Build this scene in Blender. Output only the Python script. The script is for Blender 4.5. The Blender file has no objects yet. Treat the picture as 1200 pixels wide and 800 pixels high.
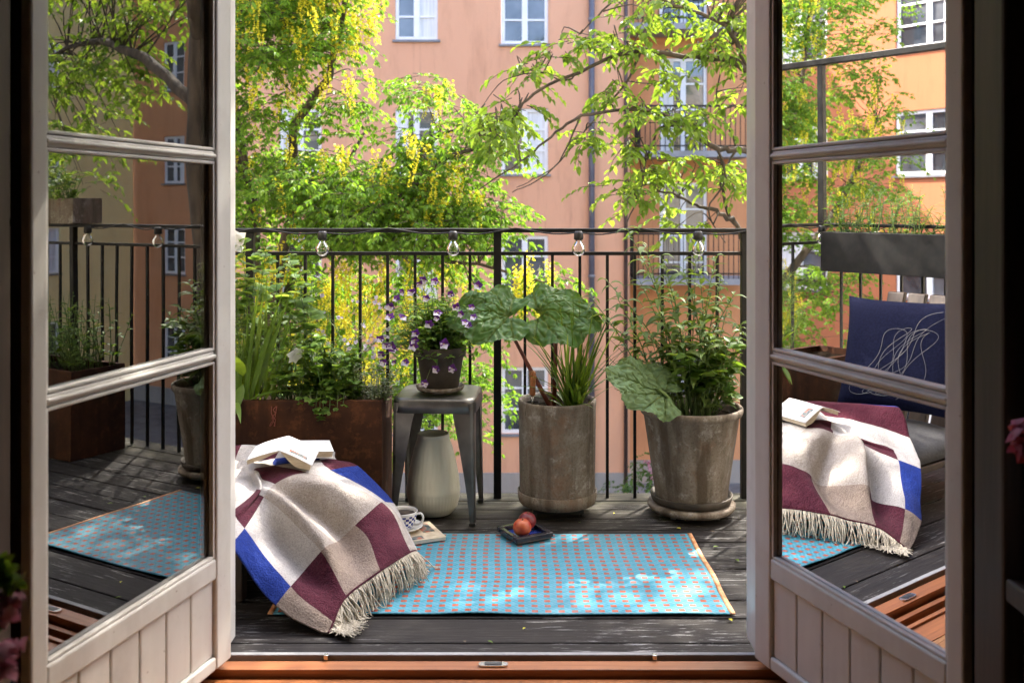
import bpy, math, random
import numpy as np
from mathutils import Vector, noise, Matrix
random.seed(7); RNG = np.random.default_rng(11)
S = bpy.context.scene
COL = S.collection
R = math.radians
EYE = 1.05; FPX = 1129.0; HX, HY = 600.0, 243.0
DECK = -0.05

def P(px, py, Y):
    return Vector(((px-HX)/FPX*Y, Y, EYE-(py-HY)/FPX*Y))
def G(px, py, z=DECK):
    Y = (EYE-z)*FPX/(py-HY)
    return Vector(((px-HX)/FPX*Y, Y, z))

# ------------------------------------------------------------------ mesh builder
class MB:
    def __init__(s): s.v=[]; s.f=[]; s.m=[]; s.uv=[]; s.sm=[]; s.col=[]
    def add(s, vs, fs, mi=0, uvs=None, smooth=True, cols=None):
        o=len(s.v); s.v.extend([tuple(p) for p in vs])
        for k,f in enumerate(fs):
            s.f.append(tuple(o+i for i in f)); s.m.append(mi); s.sm.append(smooth)
            s.uv.append([uvs[i] for i in f] if uvs else [(0,0)]*len(f))
        s.col.extend(cols if cols else [0.5]*len(vs))
    def box(s, a, b, mi=0, X=None):
        x0,y0,z0=a; x1,y1,z1=b
        vs=[Vector((x,y,z)) for z in (z0,z1) for y in (y0,y1) for x in (x0,x1)]
        if X: vs=[X(p) for p in vs]
        s.add(vs,[(0,2,3,1),(4,5,7,6),(0,1,5,4),(2,6,7,3),(0,4,6,2),(1,3,7,5)],mi,smooth=False)
    def tube(s, pts, rad, n=6, mi=0, cap=True):
        pts=[Vector(p) for p in pts]
        if not hasattr(rad,'__len__'): rad=[rad]*len(pts)
        up=Vector((0,0,1)); vs=[]; prev=None
        for i,p in enumerate(pts):
            t=(pts[min(i+1,len(pts)-1)]-pts[max(i-1,0)])
            if t.length<1e-9: t=Vector((0,0,1))
            t.normalize()
            if prev is None:
                a=t.cross(up)
                if a.length<.05: a=t.cross(Vector((1,0,0)))
            else: a=prev-t*prev.dot(t)
            a.normalize(); prev=a; b=t.cross(a)
            for k in range(n):
                th=2*math.pi*k/n
                vs.append(p+(a*math.cos(th)+b*math.sin(th))*rad[i])
        fs=[]
        for i in range(len(pts)-1):
            for k in range(n):
                fs.append((i*n+k,i*n+(k+1)%n,(i+1)*n+(k+1)%n,(i+1)*n+k))
        if cap:
            fs.append(tuple(range(n-1,-1,-1))); fs.append(tuple((len(pts)-1)*n+k for k in range(n)))
        s.add(vs,fs,mi)
    def lathe(s, prof, c=(0,0,0), n=40, mi=0, rib=None):
        vs=[];uv=[];fs=[]
        m=len(prof)
        for i,(r,z) in enumerate(prof):
            for k in range(n+1):
                th=2*math.pi*k/n
                rr=r*(rib(i,th) if rib else 1)
                vs.append((c[0]+rr*math.cos(th),c[1]+rr*math.sin(th),c[2]+z)); uv.append((k/n,i/max(1,m-1)))
        for i in range(m-1):
            for k in range(n):
                a=i*(n+1)+k
                fs.append((a,a+1,a+n+2,a+n+1))
        s.add(vs,fs,mi,uv)
    def grid(s, fn, nu, nv, mi=0, cfn=None, mfn=None):
        vs=[];uv=[];cols=[]
        for j in range(nv+1):
            for i in range(nu+1):
                u=i/nu;v=j/nv; vs.append(fn(u,v)); uv.append((u,v)); cols.append(cfn(u,v) if cfn else .5)
        o=len(s.v); fs=[]
        for j in range(nv):
            for i in range(nu):
                a=j*(nu+1)+i; fs.append((a,a+1,a+nu+2,a+nu+1))
        s.add(vs,fs,mi,uv,True,cols)
        if mfn:
            k0=len(s.f)-len(fs); k=0
            for j in range(nv):
                for i in range(nu):
                    s.m[k0+k]=mfn((i+.5)/nu,(j+.5)/nv); k+=1
    def blade(s, p, d, up, L, W, droop=.3, fold=.15, seg=5, prof='oval', mi=0, twist=0, cup=0):
        """a leaf: a ribbon with a midrib, bent under its own weight"""
        p=Vector(p); d=Vector(d).normalized(); up=Vector(up)
        side=d.cross(up)
        if side.length<.02: side=d.cross(Vector((.3,.9,.1)))
        side.normalize()
        if twist: side=Matrix.Rotation(twist,3,d)@side
        vs=[];uv=[];q=p.copy(); dd=d.copy()
        for i in range(seg+1):
            t=i/seg
            if prof=='oval': w=math.sin(math.pi*min(1,t**.8))**.8
            elif prof=='lance': w=math.sin(math.pi*t**.65)
            elif prof=='grass': w=(1-t)**.5*min(1,.6+t*3)
            else: w=math.sin(math.pi*t**.55)
            w=max(w,.04)*W*.5
            nrm=side.cross(dd).normalized()
            vs += [q-side*w+nrm*w*fold*2, q, q+side*w+nrm*w*fold*2]
            uv += [(0,t),(.5,t),(1,t)]
            q=q+dd*(L/seg)
            dd=(dd+Vector((0,0,-1))*droop/seg*1.6).normalized()
        fs=[]
        for i in range(seg):
            a=i*3
            fs += [(a,a+1,a+4,a+3),(a+1,a+2,a+5,a+4)]
        s.add(vs,fs,mi,uv)
        return q
    def build(s, name, mats, parent=None, bevel=0, solid=0, subsurf=0, auto=None):
        me=bpy.data.meshes.new(name)
        org=ORG.get(parent.name,Vector((0,0,0))) if parent else Vector((0,0,0))
        vs=[(x-org[0],y-org[1],z-org[2]) for x,y,z in s.v]
        me.from_pydata(vs,[],s.f)
        if not isinstance(mats,(list,tuple)): mats=[mats]
        for m in mats: me.materials.append(m)
        me.polygons.foreach_set('material_index',s.m)
        me.polygons.foreach_set('use_smooth',s.sm)
        ul=me.uv_layers.new(name='UVMap')
        flat=[c for f in s.uv for p in f for c in p]
        ul.data.foreach_set('uv',flat)
        at=me.attributes.new('tone','FLOAT','POINT'); at.data.foreach_set('value',s.col)
        me.update()
        o=bpy.data.objects.new(name,me); COL.objects.link(o)
        if parent:
            o.parent=parent; ORG[o.name]=org
        if bevel:
            b=o.modifiers.new('bevel','BEVEL'); b.width=bevel; b.segments=2; b.limit_method='ANGLE'
        if subsurf:
            b=o.modifiers.new('sub','SUBSURF'); b.levels=subsurf; b.render_levels=subsurf
        if solid:
            b=o.modifiers.new('solid','SOLIDIFY'); b.thickness=solid; b.offset=0
        return o
ORG={}
def tag(o,label=None,cat=None,group=None,kind=None):
    if label: o['label']=label
    if cat: o['category']=cat
    if group: o['group']=group
    if kind: o['kind']=kind
    return o
def thing(name,label,cat,loc=(0,0,0),group=None):
    o=bpy.data.objects.new(name,None); COL.objects.link(o); o.location=loc
    o.empty_display_size=.1
    ORG[o.name]=Vector(loc)
    return tag(o,label,cat,group)
def dup(root,delta,rotz=0,scale=1,label=None,group=None):
    def cp(o,par):
        c=o.copy(); COL.objects.link(c)
        if par: c.parent=par
        for ch in list(o.children): cp(ch,c)
        return c
    r=cp(root,None); r.location=root.location+Vector(delta); r.rotation_euler=(0,0,rotz); r.scale=(scale,)*3
    if label: r['label']=label
    if group: r['group']=group
    return r
def catmull(pts,n=6):
    pts=[Vector(p) for p in pts]; out=[]
    for i in range(len(pts)-1):
        p0=pts[max(i-1,0)];p1=pts[i];p2=pts[i+1];p3=pts[min(i+2,len(pts)-1)]
        for k in range(n):
            t=k/n
            out.append(.5*((2*p1)+(p2-p0)*t+(2*p0-5*p1+4*p2-p3)*t*t+(3*p1-p0-3*p2+p3)*t**3))
    out.append(pts[-1]); return out
def rv(a=1): return Vector((random.uniform(-a,a),random.uniform(-a,a),random.uniform(-a,a)))

# ------------------------------------------------------------------ materials
class NT:
    def __init__(s,name):
        s.m=bpy.data.materials.new(name); s.m.use_nodes=True; s.t=s.m.node_tree; s.t.nodes.clear()
        s.out=s.t.nodes.new('ShaderNodeOutputMaterial')
    def n(s,typ,**kw):
        nd=s.t.nodes.new('ShaderNode'+typ)
        for k,v in kw.items():
            if k.startswith('i_'):
                nd.inputs[k[2:].replace('_',' ')].default_value=v
            else: setattr(nd,k,v)
        return nd
    def l(s,a,b): s.t.links.new(a,b)
    def mixc(s,fac,a,b,mode='MIX'):
        nd=s.n('Mix',data_type='RGBA',blend_type=mode)
        for sock,val in ((nd.inputs[0],fac),(nd.inputs[6],a),(nd.inputs[7],b)):
            if isinstance(val,(int,float)): sock.default_value=val
            elif isinstance(val,tuple): sock.default_value=(val[0],val[1],val[2],1)
            else: s.l(val,sock)
        return nd.outputs[2]
    def math(s,op,a,b=0.0,c=0.0):
        nd=s.n('Math',operation=op)
        for sock,val in zip(nd.inputs,(a,b,c)):
            if isinstance(val,(int,float)): sock.default_value=val
            else: s.l(val,sock)
        return nd.outputs[0]
    def noise(s,scale,detail=4,rough=.55,vec=None,stretch=None,dist=0):
        nd=s.n('TexNoise'); nd.inputs['Scale'].default_value=scale; nd.inputs['Detail'].default_value=detail
        nd.inputs['Roughness'].default_value=rough; nd.inputs['Distortion'].default_value=dist
        if vec is None:
            vec=s.n('NewGeometry').outputs['Position'] if not hasattr(s,'pos') else s.pos
            s.pos=vec
        if stretch:
            mp=s.n('Mapping'); mp.inputs['Scale'].default_value=stretch; s.l(vec,mp.inputs['Vector']); vec=mp.outputs[0]
        s.l(vec,nd.inputs['Vector']); return nd.outputs['Fac']
    def ramp(s,fac,stops):
        nd=s.n('ValToRGB'); e=nd.color_ramp.elements
        while len(e)<len(stops): e.new(.5)
        for el,(p,c) in zip(e,stops):
            el.position=p; el.color=(c,c,c,1) if isinstance(c,(int,float)) else (*c,1)
        s.l(fac,nd.inputs[0]); return nd.outputs[0]
    def fin(s,color,rough=.6,bump=None,bstr=.2,bdist=.01,spec=.5,metal=0,sheen=0,coat=0):
        p=s.n('BsdfPrincipled')
        for key,val in (('Base Color',color),('Roughness',rough),('Metallic',metal),('Specular IOR Level',spec),('Sheen Weight',sheen),('Coat Weight',coat)):
            k=p.inputs[key]
            if isinstance(val,(int,float)): k.default_value=val
            elif isinstance(val,tuple): k.default_value=(*val,1)
            else: s.l(val,k)
        if bump is not None:
            b=s.n('Bump'); b.inputs['Strength'].default_value=bstr; b.inputs['Distance'].default_value=bdist
            s.l(bump,b.inputs['Height']); s.l(b.outputs[0],p.inputs['Normal'])
        s.l(p.outputs[0],s.out.inputs[0]); s.p=p
        return s.m
def noisy(name,c1,c2,scale=8,rough=.6,stretch=None,bstr=.15,detail=5,lo=.35,hi=.65,metal=0,spec=.5,bscale=None,sheen=0,bdist=.01,coat=0):
    t=NT(name); f=t.noise(scale,detail,stretch=stretch)
    c=t.ramp(f,[(lo,c1),(hi,c2)])
    b=t.noise(bscale,4,stretch=stretch) if bscale else f
    return t.fin(c,rough,b,bstr,bdist,spec,metal,sheen,coat)
def leafmat(name,c1,c2,c3=None,trans=.45,rough=.45,vein=0,tt=(1.5,1.25,.45)):
    t=NT(name)
    rnd=t.n('NewGeometry').outputs['Random Per Island']
    c=t.ramp(rnd,[(0,c1),(.6,c2),(1,c3 or c2)])
    n=t.noise(30,2); c=t.mixc(.35,c,t.ramp(n,[(.35,tuple(x*.6 for x in c1)),(.65,c2)]))
    if vein:
        at=t.n('Attribute',attribute_name='tone'); c=t.mixc(at.outputs['Fac'],c,(.27,.38,.13))
    d=t.n('BsdfPrincipled'); t.l(c,d.inputs['Base Color']); d.inputs['Roughness'].default_value=rough; d.inputs['Specular IOR Level'].default_value=.35
    tr=t.n('BsdfTranslucent')
    tc=t.mixc(1.0,c,tt,'MULTIPLY'); t.l(tc,tr.inputs[0])
    mx=t.n('MixShader'); mx.inputs[0].default_value=trans
    t.l(d.outputs[0],mx.inputs[1]); t.l(tr.outputs[0],mx.inputs[2]); t.l(mx.outputs[0],t.out.inputs[0])
    return t.m

M={}
t=NT('white_paint'); a=t.noise(14,5,stretch=(1,1,.15)); b=t.noise(5,6,.7); sp=t.noise(70,3,.6)
c=t.ramp(a,[(.35,(.555,.54,.49)),(.65,(.625,.61,.56))]); c=t.mixc(t.ramp(b,[(.52,0.),(.72,.35)]),c,(.42,.38,.31)); c=t.mixc(t.ramp(sp,[(.70,0.),(.74,.6)]),c,(.22,.17,.12))
M['white_paint']=t.fin(c,t.ramp(b,[(.4,.32),(.7,.55)]),a,.12,.004)
M['brown_wood']=noisy('brown_stained_wood',(.026,.015,.009),(.05,.03,.018),9,.55,stretch=(4,4,.35),bstr=.1)
t=NT('varnished_threshold'); f=t.noise(9,5,stretch=(.5,14,14)); g=t.noise(3,3)
c=t.ramp(f,[(.3,(.23,.075,.022)),(.7,(.42,.16,.055))]); c=t.mixc(t.ramp(g,[(.5,0.),(.75,.5)]),c,(.20,.075,.03))
M['threshold']=t.fin(c,.32,f,.06,.005)
M['chrome']=noisy('brushed_metal',(.5,.5,.5),(.65,.65,.64),40,.25,metal=1,bstr=.02)
M['black_steel']=noisy('black_painted_steel',(.006,.006,.006),(.012,.011,.010),30,.5,bstr=.08,spec=.3)
M['dark_plastic']=noisy('dark_rubber',(.012,.012,.012),(.02,.02,.02),40,.5)
# deck planks
t=NT('weathered_dark_planks'); rnd=t.n('NewGeometry').outputs['Random Per Island']
g=t.noise(6,7,.65,stretch=(.6,12,12)); base=t.ramp(g,[(.3,(.006,.006,.006)),(.7,(.022,.019,.017))])
base=t.mixc(t.math('MULTIPLY',rnd,.5),base,(.026,.021,.017))
wear=t.noise(11,8,.75,stretch=(.45,7,7)); zone=t.noise(2.1,3,.5,stretch=(.7,1.6,1))
wear2=t.noise(34,6,.7,stretch=(.30,3.2,3)); wf=t.math('MULTIPLY',t.math('MAXIMUM',t.ramp(wear,[(.57,0.),(.63,1.)]),t.ramp(wear2,[(.60,0.),(.66,.8)])),t.ramp(zone,[(.38,0.08),(.54,1.)]))
base=t.mixc(wf,base,(.33,.32,.31))
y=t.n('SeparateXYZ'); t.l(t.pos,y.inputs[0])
lit_strip_weathering=t.math('MULTIPLY',t.ramp(t.math('MULTIPLY_ADD',y.outputs[1],1.0,-3.0),[(.42,0.),(.60,1.)]),t.ramp(t.noise(9,4,stretch=(.6,3,3)),[(.35,.1),(.65,.7)]))  # paler towards the railing: sunlit strip painted in, with grey-green weathering
base=t.mixc(lit_strip_weathering,base,(.16,.15,.10))
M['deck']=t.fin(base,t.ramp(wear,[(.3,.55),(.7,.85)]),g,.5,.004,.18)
t=NT('rusty_steel'); a=t.noise(7,6,.65); b=t.noise(30,5,.7); st_=t.noise(14,5,.6,stretch=(1,1,.08))
c=t.ramp(a,[(.3,(.026,.011,.007)),(.7,(.085,.033,.015))]); c=t.mixc(t.ramp(b,[(.52,0.),(.7,.7)]),c,(.15,.058,.022)); c=t.mixc(t.ramp(st_,[(.5,0.),(.68,.8)]),c,(.014,.007,.005))
M['corten']=t.fin(c,.8,b,.25,.003,.2)
M['gunmetal']=noisy('worn_gunmetal',(.09,.088,.084),(.22,.215,.20),9,.38,metal=.85,bstr=.04,lo=.3,hi=.75)
M['soil']=noisy('potting_soil',(.007,.005,.003),(.026,.018,.012),40,1.0,bstr=.8,spec=.02)
t=NT('aged_terracotta')
a=t.noise(7,7,.65,stretch=(1,1,.35),dist=.4); b=t.noise(22,5,.6); s_=t.noise(16,4,stretch=(1,1,.06))
c=t.ramp(a,[(.28,(.085,.066,.05)),(.5,(.20,.168,.135)),(.72,(.32,.29,.25))])
c=t.mixc(t.ramp(b,[(.5,0.),(.7,.35)]),c,(.38,.36,.33)); e=t.noise(11,8,.8); c=t.mixc(t.ramp(e,[(.56,0.),(.60,.55)]),c,(.42,.40,.37)); h_=t.noise(130,3,.7); c=t.mixc(t.ramp(h_,[(.35,.5),(.5,0.)]),c,(.10,.075,.055)); r_=t.noise(5,7,.75); c=t.mixc(t.ramp(r_,[(.54,0.),(.66,.6)]),c,(.21,.11,.06)); c=t.mixc(t.ramp(s_,[(.52,0.),(.66,.75)]),c,(.07,.05,.033))
M['terracotta']=t.fin(c,.85,t.math('ADD',b,h_),.4,.003,.2)
M['dark_clay']=noisy('dark_clay',(.030,.024,.018),(.075,.058,.042),12,.7,bstr=.1)
M['cream_glaze']=noisy('cream_glaze',(.72,.72,.60),(.77,.76,.65),5,.32,bstr=.02)
M['porcelain']=noisy('porcelain',(.78,.77,.73),(.82,.81,.78),5,.15,bstr=0)
# cup with checks
t=NT('blue_checked_porcelain'); uv=t.n('UVMap'); sp=t.n('SeparateXYZ'); t.l(uv.outputs[0],sp.inputs[0])
u=t.math('MULTIPLY',sp.outputs[0],26); v=t.math('MULTIPLY',sp.outputs[1],10)
ck=t.math('MODULO',t.math('ADD',t.math('FLOOR',u),t.math('FLOOR',v)),2)
band=t.math('MULTIPLY',t.math('GREATER_THAN',sp.outputs[1],.14),t.math('LESS_THAN',sp.outputs[1],.78))
M['checked']=t.fin(t.mixc(t.math('MULTIPLY',ck,band),(.8,.79,.75),(.02,.035,.26)),.15)
# rug
t=NT('woven_plastic_rug'); uv=t.n('UVMap'); sp=t.n('SeparateXYZ'); t.l(uv.outputs[0],sp.inputs[0])
U=t.math('MULTIPLY',sp.outputs[0],34.0); V=t.math('MULTIPLY',sp.outputs[1],19.0)
fu=t.math('FRACT',U); fv=t.math('FRACT',t.math('ADD',V,t.math('MULTIPLY',t.math('MODULO',t.math('FLOOR',U),2.0),.0)))
dash=t.math('MULTIPLY',t.math('MULTIPLY',t.math('GREATER_THAN',fu,.27),t.math('LESS_THAN',fu,.73)),t.math('MULTIPLY',t.math('GREATER_THAN',fv,.30),t.math('LESS_THAN',fv,.76)))
weave=t.n('TexChecker'); weave.inputs['Scale'].default_value=1.0
mp=t.n('Mapping'); mp.inputs['Scale'].default_value=(34*4,19*4,1); t.l(uv.outputs[0],mp.inputs[0]); t.l(mp.outputs[0],weave.inputs[0])
dia=t.math('ABSOLUTE',t.math('ADD',t.math('ABSOLUTE',t.math('SUBTRACT',fu,.5)),t.math('SUBTRACT',0,t.math('ABSOLUTE',t.math('SUBTRACT',fv,.5)))))
base=t.mixc(t.ramp(dia,[(.0,0.),(.10,.0),(.16,1.)]),(.05,.235,.34),(.010,.215,.285))
base=t.mixc(t.math('MULTIPLY',weave.outputs['Fac'],.3),base,(.15,.38,.45))
col=t.mixc(dash,base,(.34,.055,.012))
nz=t.noise(60,2); col=t.mixc(t.ramp(nz,[(.4,0.),(.7,.12)]),col,(.40,.5,.55))
nz2=t.noise(3,3); col=t.mixc(t.ramp(nz2,[(.5,0.),(.8,.3)]),col,(.12,.20,.24))
M['rug']=t.fin(col,.55,weave.outputs['Fac'],.25,.002,.4)
M['orange_trim']=noisy('orange_binding',(.50,.18,.06),(.62,.36,.18),50,.7)
# wool
def wool(name,c1,c2):
    t=NT(name); a=t.noise(260,3,.7); b=t.noise(60,4,.6)
    c=t.ramp(a,[(.32,c1),(.68,c2)]); c=t.mixc(t.ramp(b,[(.4,0.),(.65,.35)]),c,c2)
    return t.fin(c,.95,t.math('ADD',a,t.math('MULTIPLY',b,1.2)),.9,.006,.1,sheen=.06)
M['w_white']=wool('white_wool',(.35,.325,.30),(.61,.58,.55)); M['w_beige']=wool('beige_wool',(.17,.125,.095),(.36,.29,.24))
M['w_maroon']=wool('maroon_wool',(.036,.006,.013),(.11,.023,.040)); M['w_blue']=wool('blue_wool',(.007,.018,.13),(.02,.05,.29))
M['w_oat']=wool('oat_wool',(.25,.215,.185),(.50,.45,.40)); M['w_cream']=wool('cream_wool_fringe',(.52,.46,.34),(.68,.62,.50))
M['navy_fabric']=noisy('navy_fabric',(.004,.005,.018),(.008,.010,.030),120,.9,spec=.1)
M['grey_fabric']=noisy('charcoal_fabric',(.03,.03,.033),(.06,.06,.062),120,.85)
M['paper']=noisy('paper',(.70,.66,.56),(.76,.73,.65),30,.75,stretch=(1,1,12),bstr=.1)
M['pages']=noisy('page_edges',(.52,.43,.29),(.66,.57,.42),40,.85,stretch=(1,1,10),bstr=.2)
M['cover_white']=noisy('white_book_cover',(.72,.72,.71),(.78,.78,.77),6,.35,bstr=.01)
t=NT('cover_print'); a=t.noise(45,3); M['print']=t.fin(t.ramp(a,[(.4,(.03,.05,.06)),(.5,(.18,.22,.2)),(.6,(.45,.12,.07))]),.4)
M['blue_glaze']=noisy('blue_glaze',(.01,.02,.11),(.02,.04,.2),12,.15)
M['black_glaze']=noisy('dark_glaze',(.012,.014,.025),(.05,.04,.04),14,.2)
t=NT('nectarine_light'); a=t.noise(28,3); M['peach_a']=t.fin(t.ramp(a,[(.38,(.36,.022,.016)),(.66,(.58,.15,.045))]),.4)
t=NT('nectarine_dark'); a=t.noise(28,3); M['peach_b']=t.fin(t.ramp(a,[(.35,(.12,.012,.018)),(.65,(.34,.04,.035))]),.4)
# glass of the doors: a thin double glazed sheet
def glassmat(name,ior,tint):
    t=NT(name); fr=t.n('Fresnel'); fr.inputs[0].default_value=ior
    tr=t.n('BsdfTransparent'); tr.inputs[0].default_value=(*tint,1)
    gl=t.n('BsdfGlossy'); gl.inputs['Roughness'].default_value=.0; gl.inputs[0].default_value=(1,1,1,1)
    b=t.n('Bump'); b.inputs['Strength'].default_value=.012; b.inputs['Distance'].default_value=.02; t.l(t.noise(3.0,1),b.inputs['Height']); t.l(b.outputs[0],gl.inputs['Normal'])
    mx=t.n('MixShader'); t.l(fr.outputs[0],mx.inputs[0]); t.l(tr.outputs[0],mx.inputs[1]); t.l(gl.outputs[0],mx.inputs[2]); t.l(mx.outputs[0],t.out.inputs[0])
    return t.m
M['glass']=glassmat('window_glass',3.0,(.8,.82,.8))
M['bulb_glass']=glassmat('bulb_glass',1.5,(.95,.95,.92))
# far buildings
def stucco(name,c1,c2,c3):
    t=NT(name); a=t.noise(.35,5,.6,stretch=(1,1,.6)); b=t.noise(26,4)
    c=t.ramp(a,[(.3,c1),(.7,c2)]); c=t.mixc(t.ramp(t.noise(1.6,6,.7,stretch=(1,1,.25)),[(.50,0.),(.68,.75)]),c,c3); c=t.mixc(t.ramp(t.noise(3.2,6,.75,stretch=(1.6,1.6,.12)),[(.56,0.),(.72,.45)]),c,tuple(x*.72 for x in c3))
    return t.fin(c,.9,b,.25,.01,.15)
M['salmon']=stucco('salmon_stucco',(.63,.33,.195),(.69,.375,.228),(.53,.275,.16))
M['orange']=stucco('orange_stucco',(.58,.27,.125),(.63,.30,.145),(.50,.22,.10))
M['yellow_wall']=stucco('yellow_stucco',(.78,.63,.29),(.83,.69,.33),(.68,.55,.25))
M['deep_orange']=stucco('deep_orange_stucco',(.36,.132,.062),(.40,.152,.074),(.31,.115,.055))
M['cream_wall']=stucco('cream_stucco',(.55,.50,.40),(.6,.55,.45),(.5,.45,.36))
M['plinth']=stucco('grey_plinth',(.29,.265,.23),(.35,.32,.28),(.24,.215,.185))
M['zinc']=noisy('grey_sheet_metal',(.14,.145,.155),(.2,.205,.21),5,.5,bstr=.03)
M['blue_pipe']=noisy('blue_grey_pipe',(.085,.085,.11),(.12,.12,.145),5,.5,bstr=.03)
M['brown_pipe']=noisy('dark_brown_pipe',(.05,.032,.028),(.08,.05,.04),5,.5,bstr=.03)
M['window_white']=noisy('white_window_paint',(.70,.70,.68),(.76,.76,.75),5,.5,bstr=.02)
t=NT('far_window_glass'); a=t.noise(.9,3); M['far_glass']=t.fin(t.ramp(a,[(.4,(.02,.025,.03)),(.6,(.10,.11,.12))]),.04,spec=1.0)
M['curtain']=noisy('white_curtain',(.55,.55,.53),(.72,.72,.70),3,.9,stretch=(9,9,.3))
M['asphalt']=noisy('courtyard_gravel',(.10,.095,.09),(.17,.165,.155),2.5,.9,bscale=50,bstr=.3)
M['slab']=noisy('concrete_slab',(.22,.22,.22),(.30,.30,.30),3,.85)
# plants
M['bark']=noisy('bark',(.030,.023,.017),(.085,.066,.05),14,.9,stretch=(1,1,.3),bstr=.8,bdist=.02)
M['twig']=noisy('twig_bark',(.05,.035,.024),(.11,.082,.055),25,.85,bstr=.4)
M['lab_leaf']=leafmat('laburnum_leaf',(.10,.22,.03),(.18,.33,.045),(.29,.42,.065),.55,tt=(1.25,1.25,.5))
M['lab_flower']=leafmat('laburnum_blossom',(.66,.58,.02),(.74,.69,.05),(.80,.78,.16),.45,.6,tt=(1.1,1.1,.9))
M['elm_leaf']=leafmat('fresh_leaf',(.11,.205,.03),(.19,.315,.05),(.31,.42,.09),.56,tt=(1.35,1.25,.5))
M['shrub_leaf']=leafmat('shrub_leaf',(.04,.10,.02),(.08,.17,.03),(.14,.24,.05),.4)
M['herb_leaf']=leafmat('herb_leaf',(.085,.19,.034),(.15,.28,.052),(.25,.38,.085),.52)
M['pale_leaf']=leafmat('pale_herb_leaf',(.12,.24,.06),(.21,.35,.10),(.32,.43,.17),.5)
M['strap_leaf']=leafmat('strap_leaf',(.08,.17,.02),(.14,.25,.03),(.22,.32,.05),.4,.35)
M['dark_leaf']=leafmat('dark_herb_leaf',(.022,.06,.014),(.045,.11,.022),(.09,.17,.035),.3,.45)
M['grey_leaf']=leafmat('grey_herb_leaf',(.10,.14,.08),(.17,.21,.13),(.26,.29,.20),.25,.6)
M['sage_leaf']=leafmat('sage_leaf',(.085,.155,.04),(.155,.245,.065),(.26,.35,.12),.45,.5)
M['chive_leaf']=leafmat('chive_leaf',(.05,.11,.015),(.12,.21,.03),(.24,.34,.07),.4,.35)
M['rhubarb_leaf']=leafmat('rhubarb_leaf',(.05,.13,.024),(.075,.175,.036),(.075,.175,.036),.42,.42,vein=1)
M['pale_big_leaf']=leafmat('pale_rhubarb_leaf',(.12,.22,.10),(.16,.26,.12),(.18,.28,.14),.25,.55,vein=1)
M['red_stem']=noisy('red_stem',(.13,.025,.018),(.24,.07,.04),20,.5)
M['green_stem']=noisy('green_stem',(.07,.13,.03),(.13,.20,.05),20,.6)
M['brown_stem']=noisy('woody_stem',(.06,.04,.025),(.12,.085,.05),20,.8)
M['purple_petal']=leafmat('purple_petal',(.06,.008,.12),(.10,.015,.20),(.16,.03,.26),.25,.6,tt=(1.1,1.1,1.1))
M['lilac_petal']=leafmat('lilac_petal',(.50,.44,.62),(.66,.62,.74),(.74,.70,.78),.3,.6,tt=(1.1,1.1,1.1))
M['pink_petal']=leafmat('pink_petal',(.55,.18,.28),(.65,.30,.40),(.72,.45,.52),.3,.6,tt=(1.1,1.1,1.1))
M['deep_pink_petal']=leafmat('deep_pink_petal',(.36,.05,.12),(.50,.10,.20),(.62,.22,.32),.3,.6)
M['white_petal']=leafmat('white_petal',(.70,.70,.68),(.78,.78,.76),(.8,.8,.78),.3,.6,tt=(1.1,1.1,1.1))
M['yellow_eye']=noisy('yellow_eye',(.7,.5,.03),(.8,.6,.05),30,.6)
M['parquet']=noisy('oak_parquet',(.26,.115,.04),(.40,.20,.08),6,.3,stretch=(.4,6,6),bstr=.05)
M['room_wall']=noisy('room_wall',(.20,.18,.155),(.23,.21,.18),3,.9,bstr=.03)
M['vase_paint']=noisy('painted_vase',(.55,.52,.47),(.62,.60,.55),6,.3,lo=.5,hi=.6)
t=NT('floral_vase'); a=t.noise(16,2,dist=1.2); M['vase_paint']=t.fin(t.ramp(a,[(.40,(.10,.09,.16)),(.46,(.58,.55,.50)),(.60,(.60,.58,.53)),(.67,(.34,.20,.14))]),.3)

# ------------------------------------------------------------------ camera, sky, sun
cd=bpy.data.cameras.new('camera'); cam=bpy.data.objects.new('camera',cd); COL.objects.link(cam); S.camera=cam
cam.location=(0,0,EYE); cam.rotation_euler=(R(90),0,0)
cd.sensor_width=36; cd.lens=FPX/1200*36; cd.shift_y=-(400-HY)/1200; cd.clip_start=.05; cd.clip_end=500
cd.dof.use_dof=True; cd.dof.focus_distance=3.2; cd.dof.aperture_fstop=5.0
AZ,EL=R(36),R(49)
SUN=Vector((math.sin(AZ)*math.cos(EL),math.cos(AZ)*math.cos(EL),math.sin(EL)))
w=bpy.data.worlds.new('World'); S.world=w; w.use_nodes=True; wt=w.node_tree; wt.nodes.clear()
sk=wt.nodes.new('ShaderNodeTexSky'); sk.sky_type='NISHITA'; sk.sun_disc=False; sk.sun_elevation=EL; sk.sun_rotation=AZ
sk.air_density=.6; sk.dust_density=3.0; sk.ozone_density=.6
bg=wt.nodes.new('ShaderNodeBackground'); bg.inputs[1].default_value=.15
wo=wt.nodes.new('ShaderNodeOutputWorld'); wt.links.new(sk.outputs[0],bg.inputs[0]); wt.links.new(bg.outputs[0],wo.inputs[0])
ld=bpy.data.lights.new('sun','SUN'); ld.energy=2.1; ld.angle=R(.53); ld.color=(1,.93,.82)
lo=bpy.data.objects.new('sun',ld); COL.objects.link(lo); lo.rotation_euler=(-SUN).to_track_quat('-Z','Y').to_euler(); lo.location=(5,10,15)
vs=S.view_settings; vs.view_transform='Standard'; vs.look='None'; vs.exposure=3.2; vs.gamma=1; vs.use_curve_mapping=False
S.cycles.max_bounces=10; S.cycles.transparent_max_bounces=24; S.cycles.diffuse_bounces=5; S.cycles.glossy_bounces=5
S.cycles.sample_clamp_indirect=6; S.cycles.caustics_reflective=False; S.cycles.caustics_refractive=False
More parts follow.
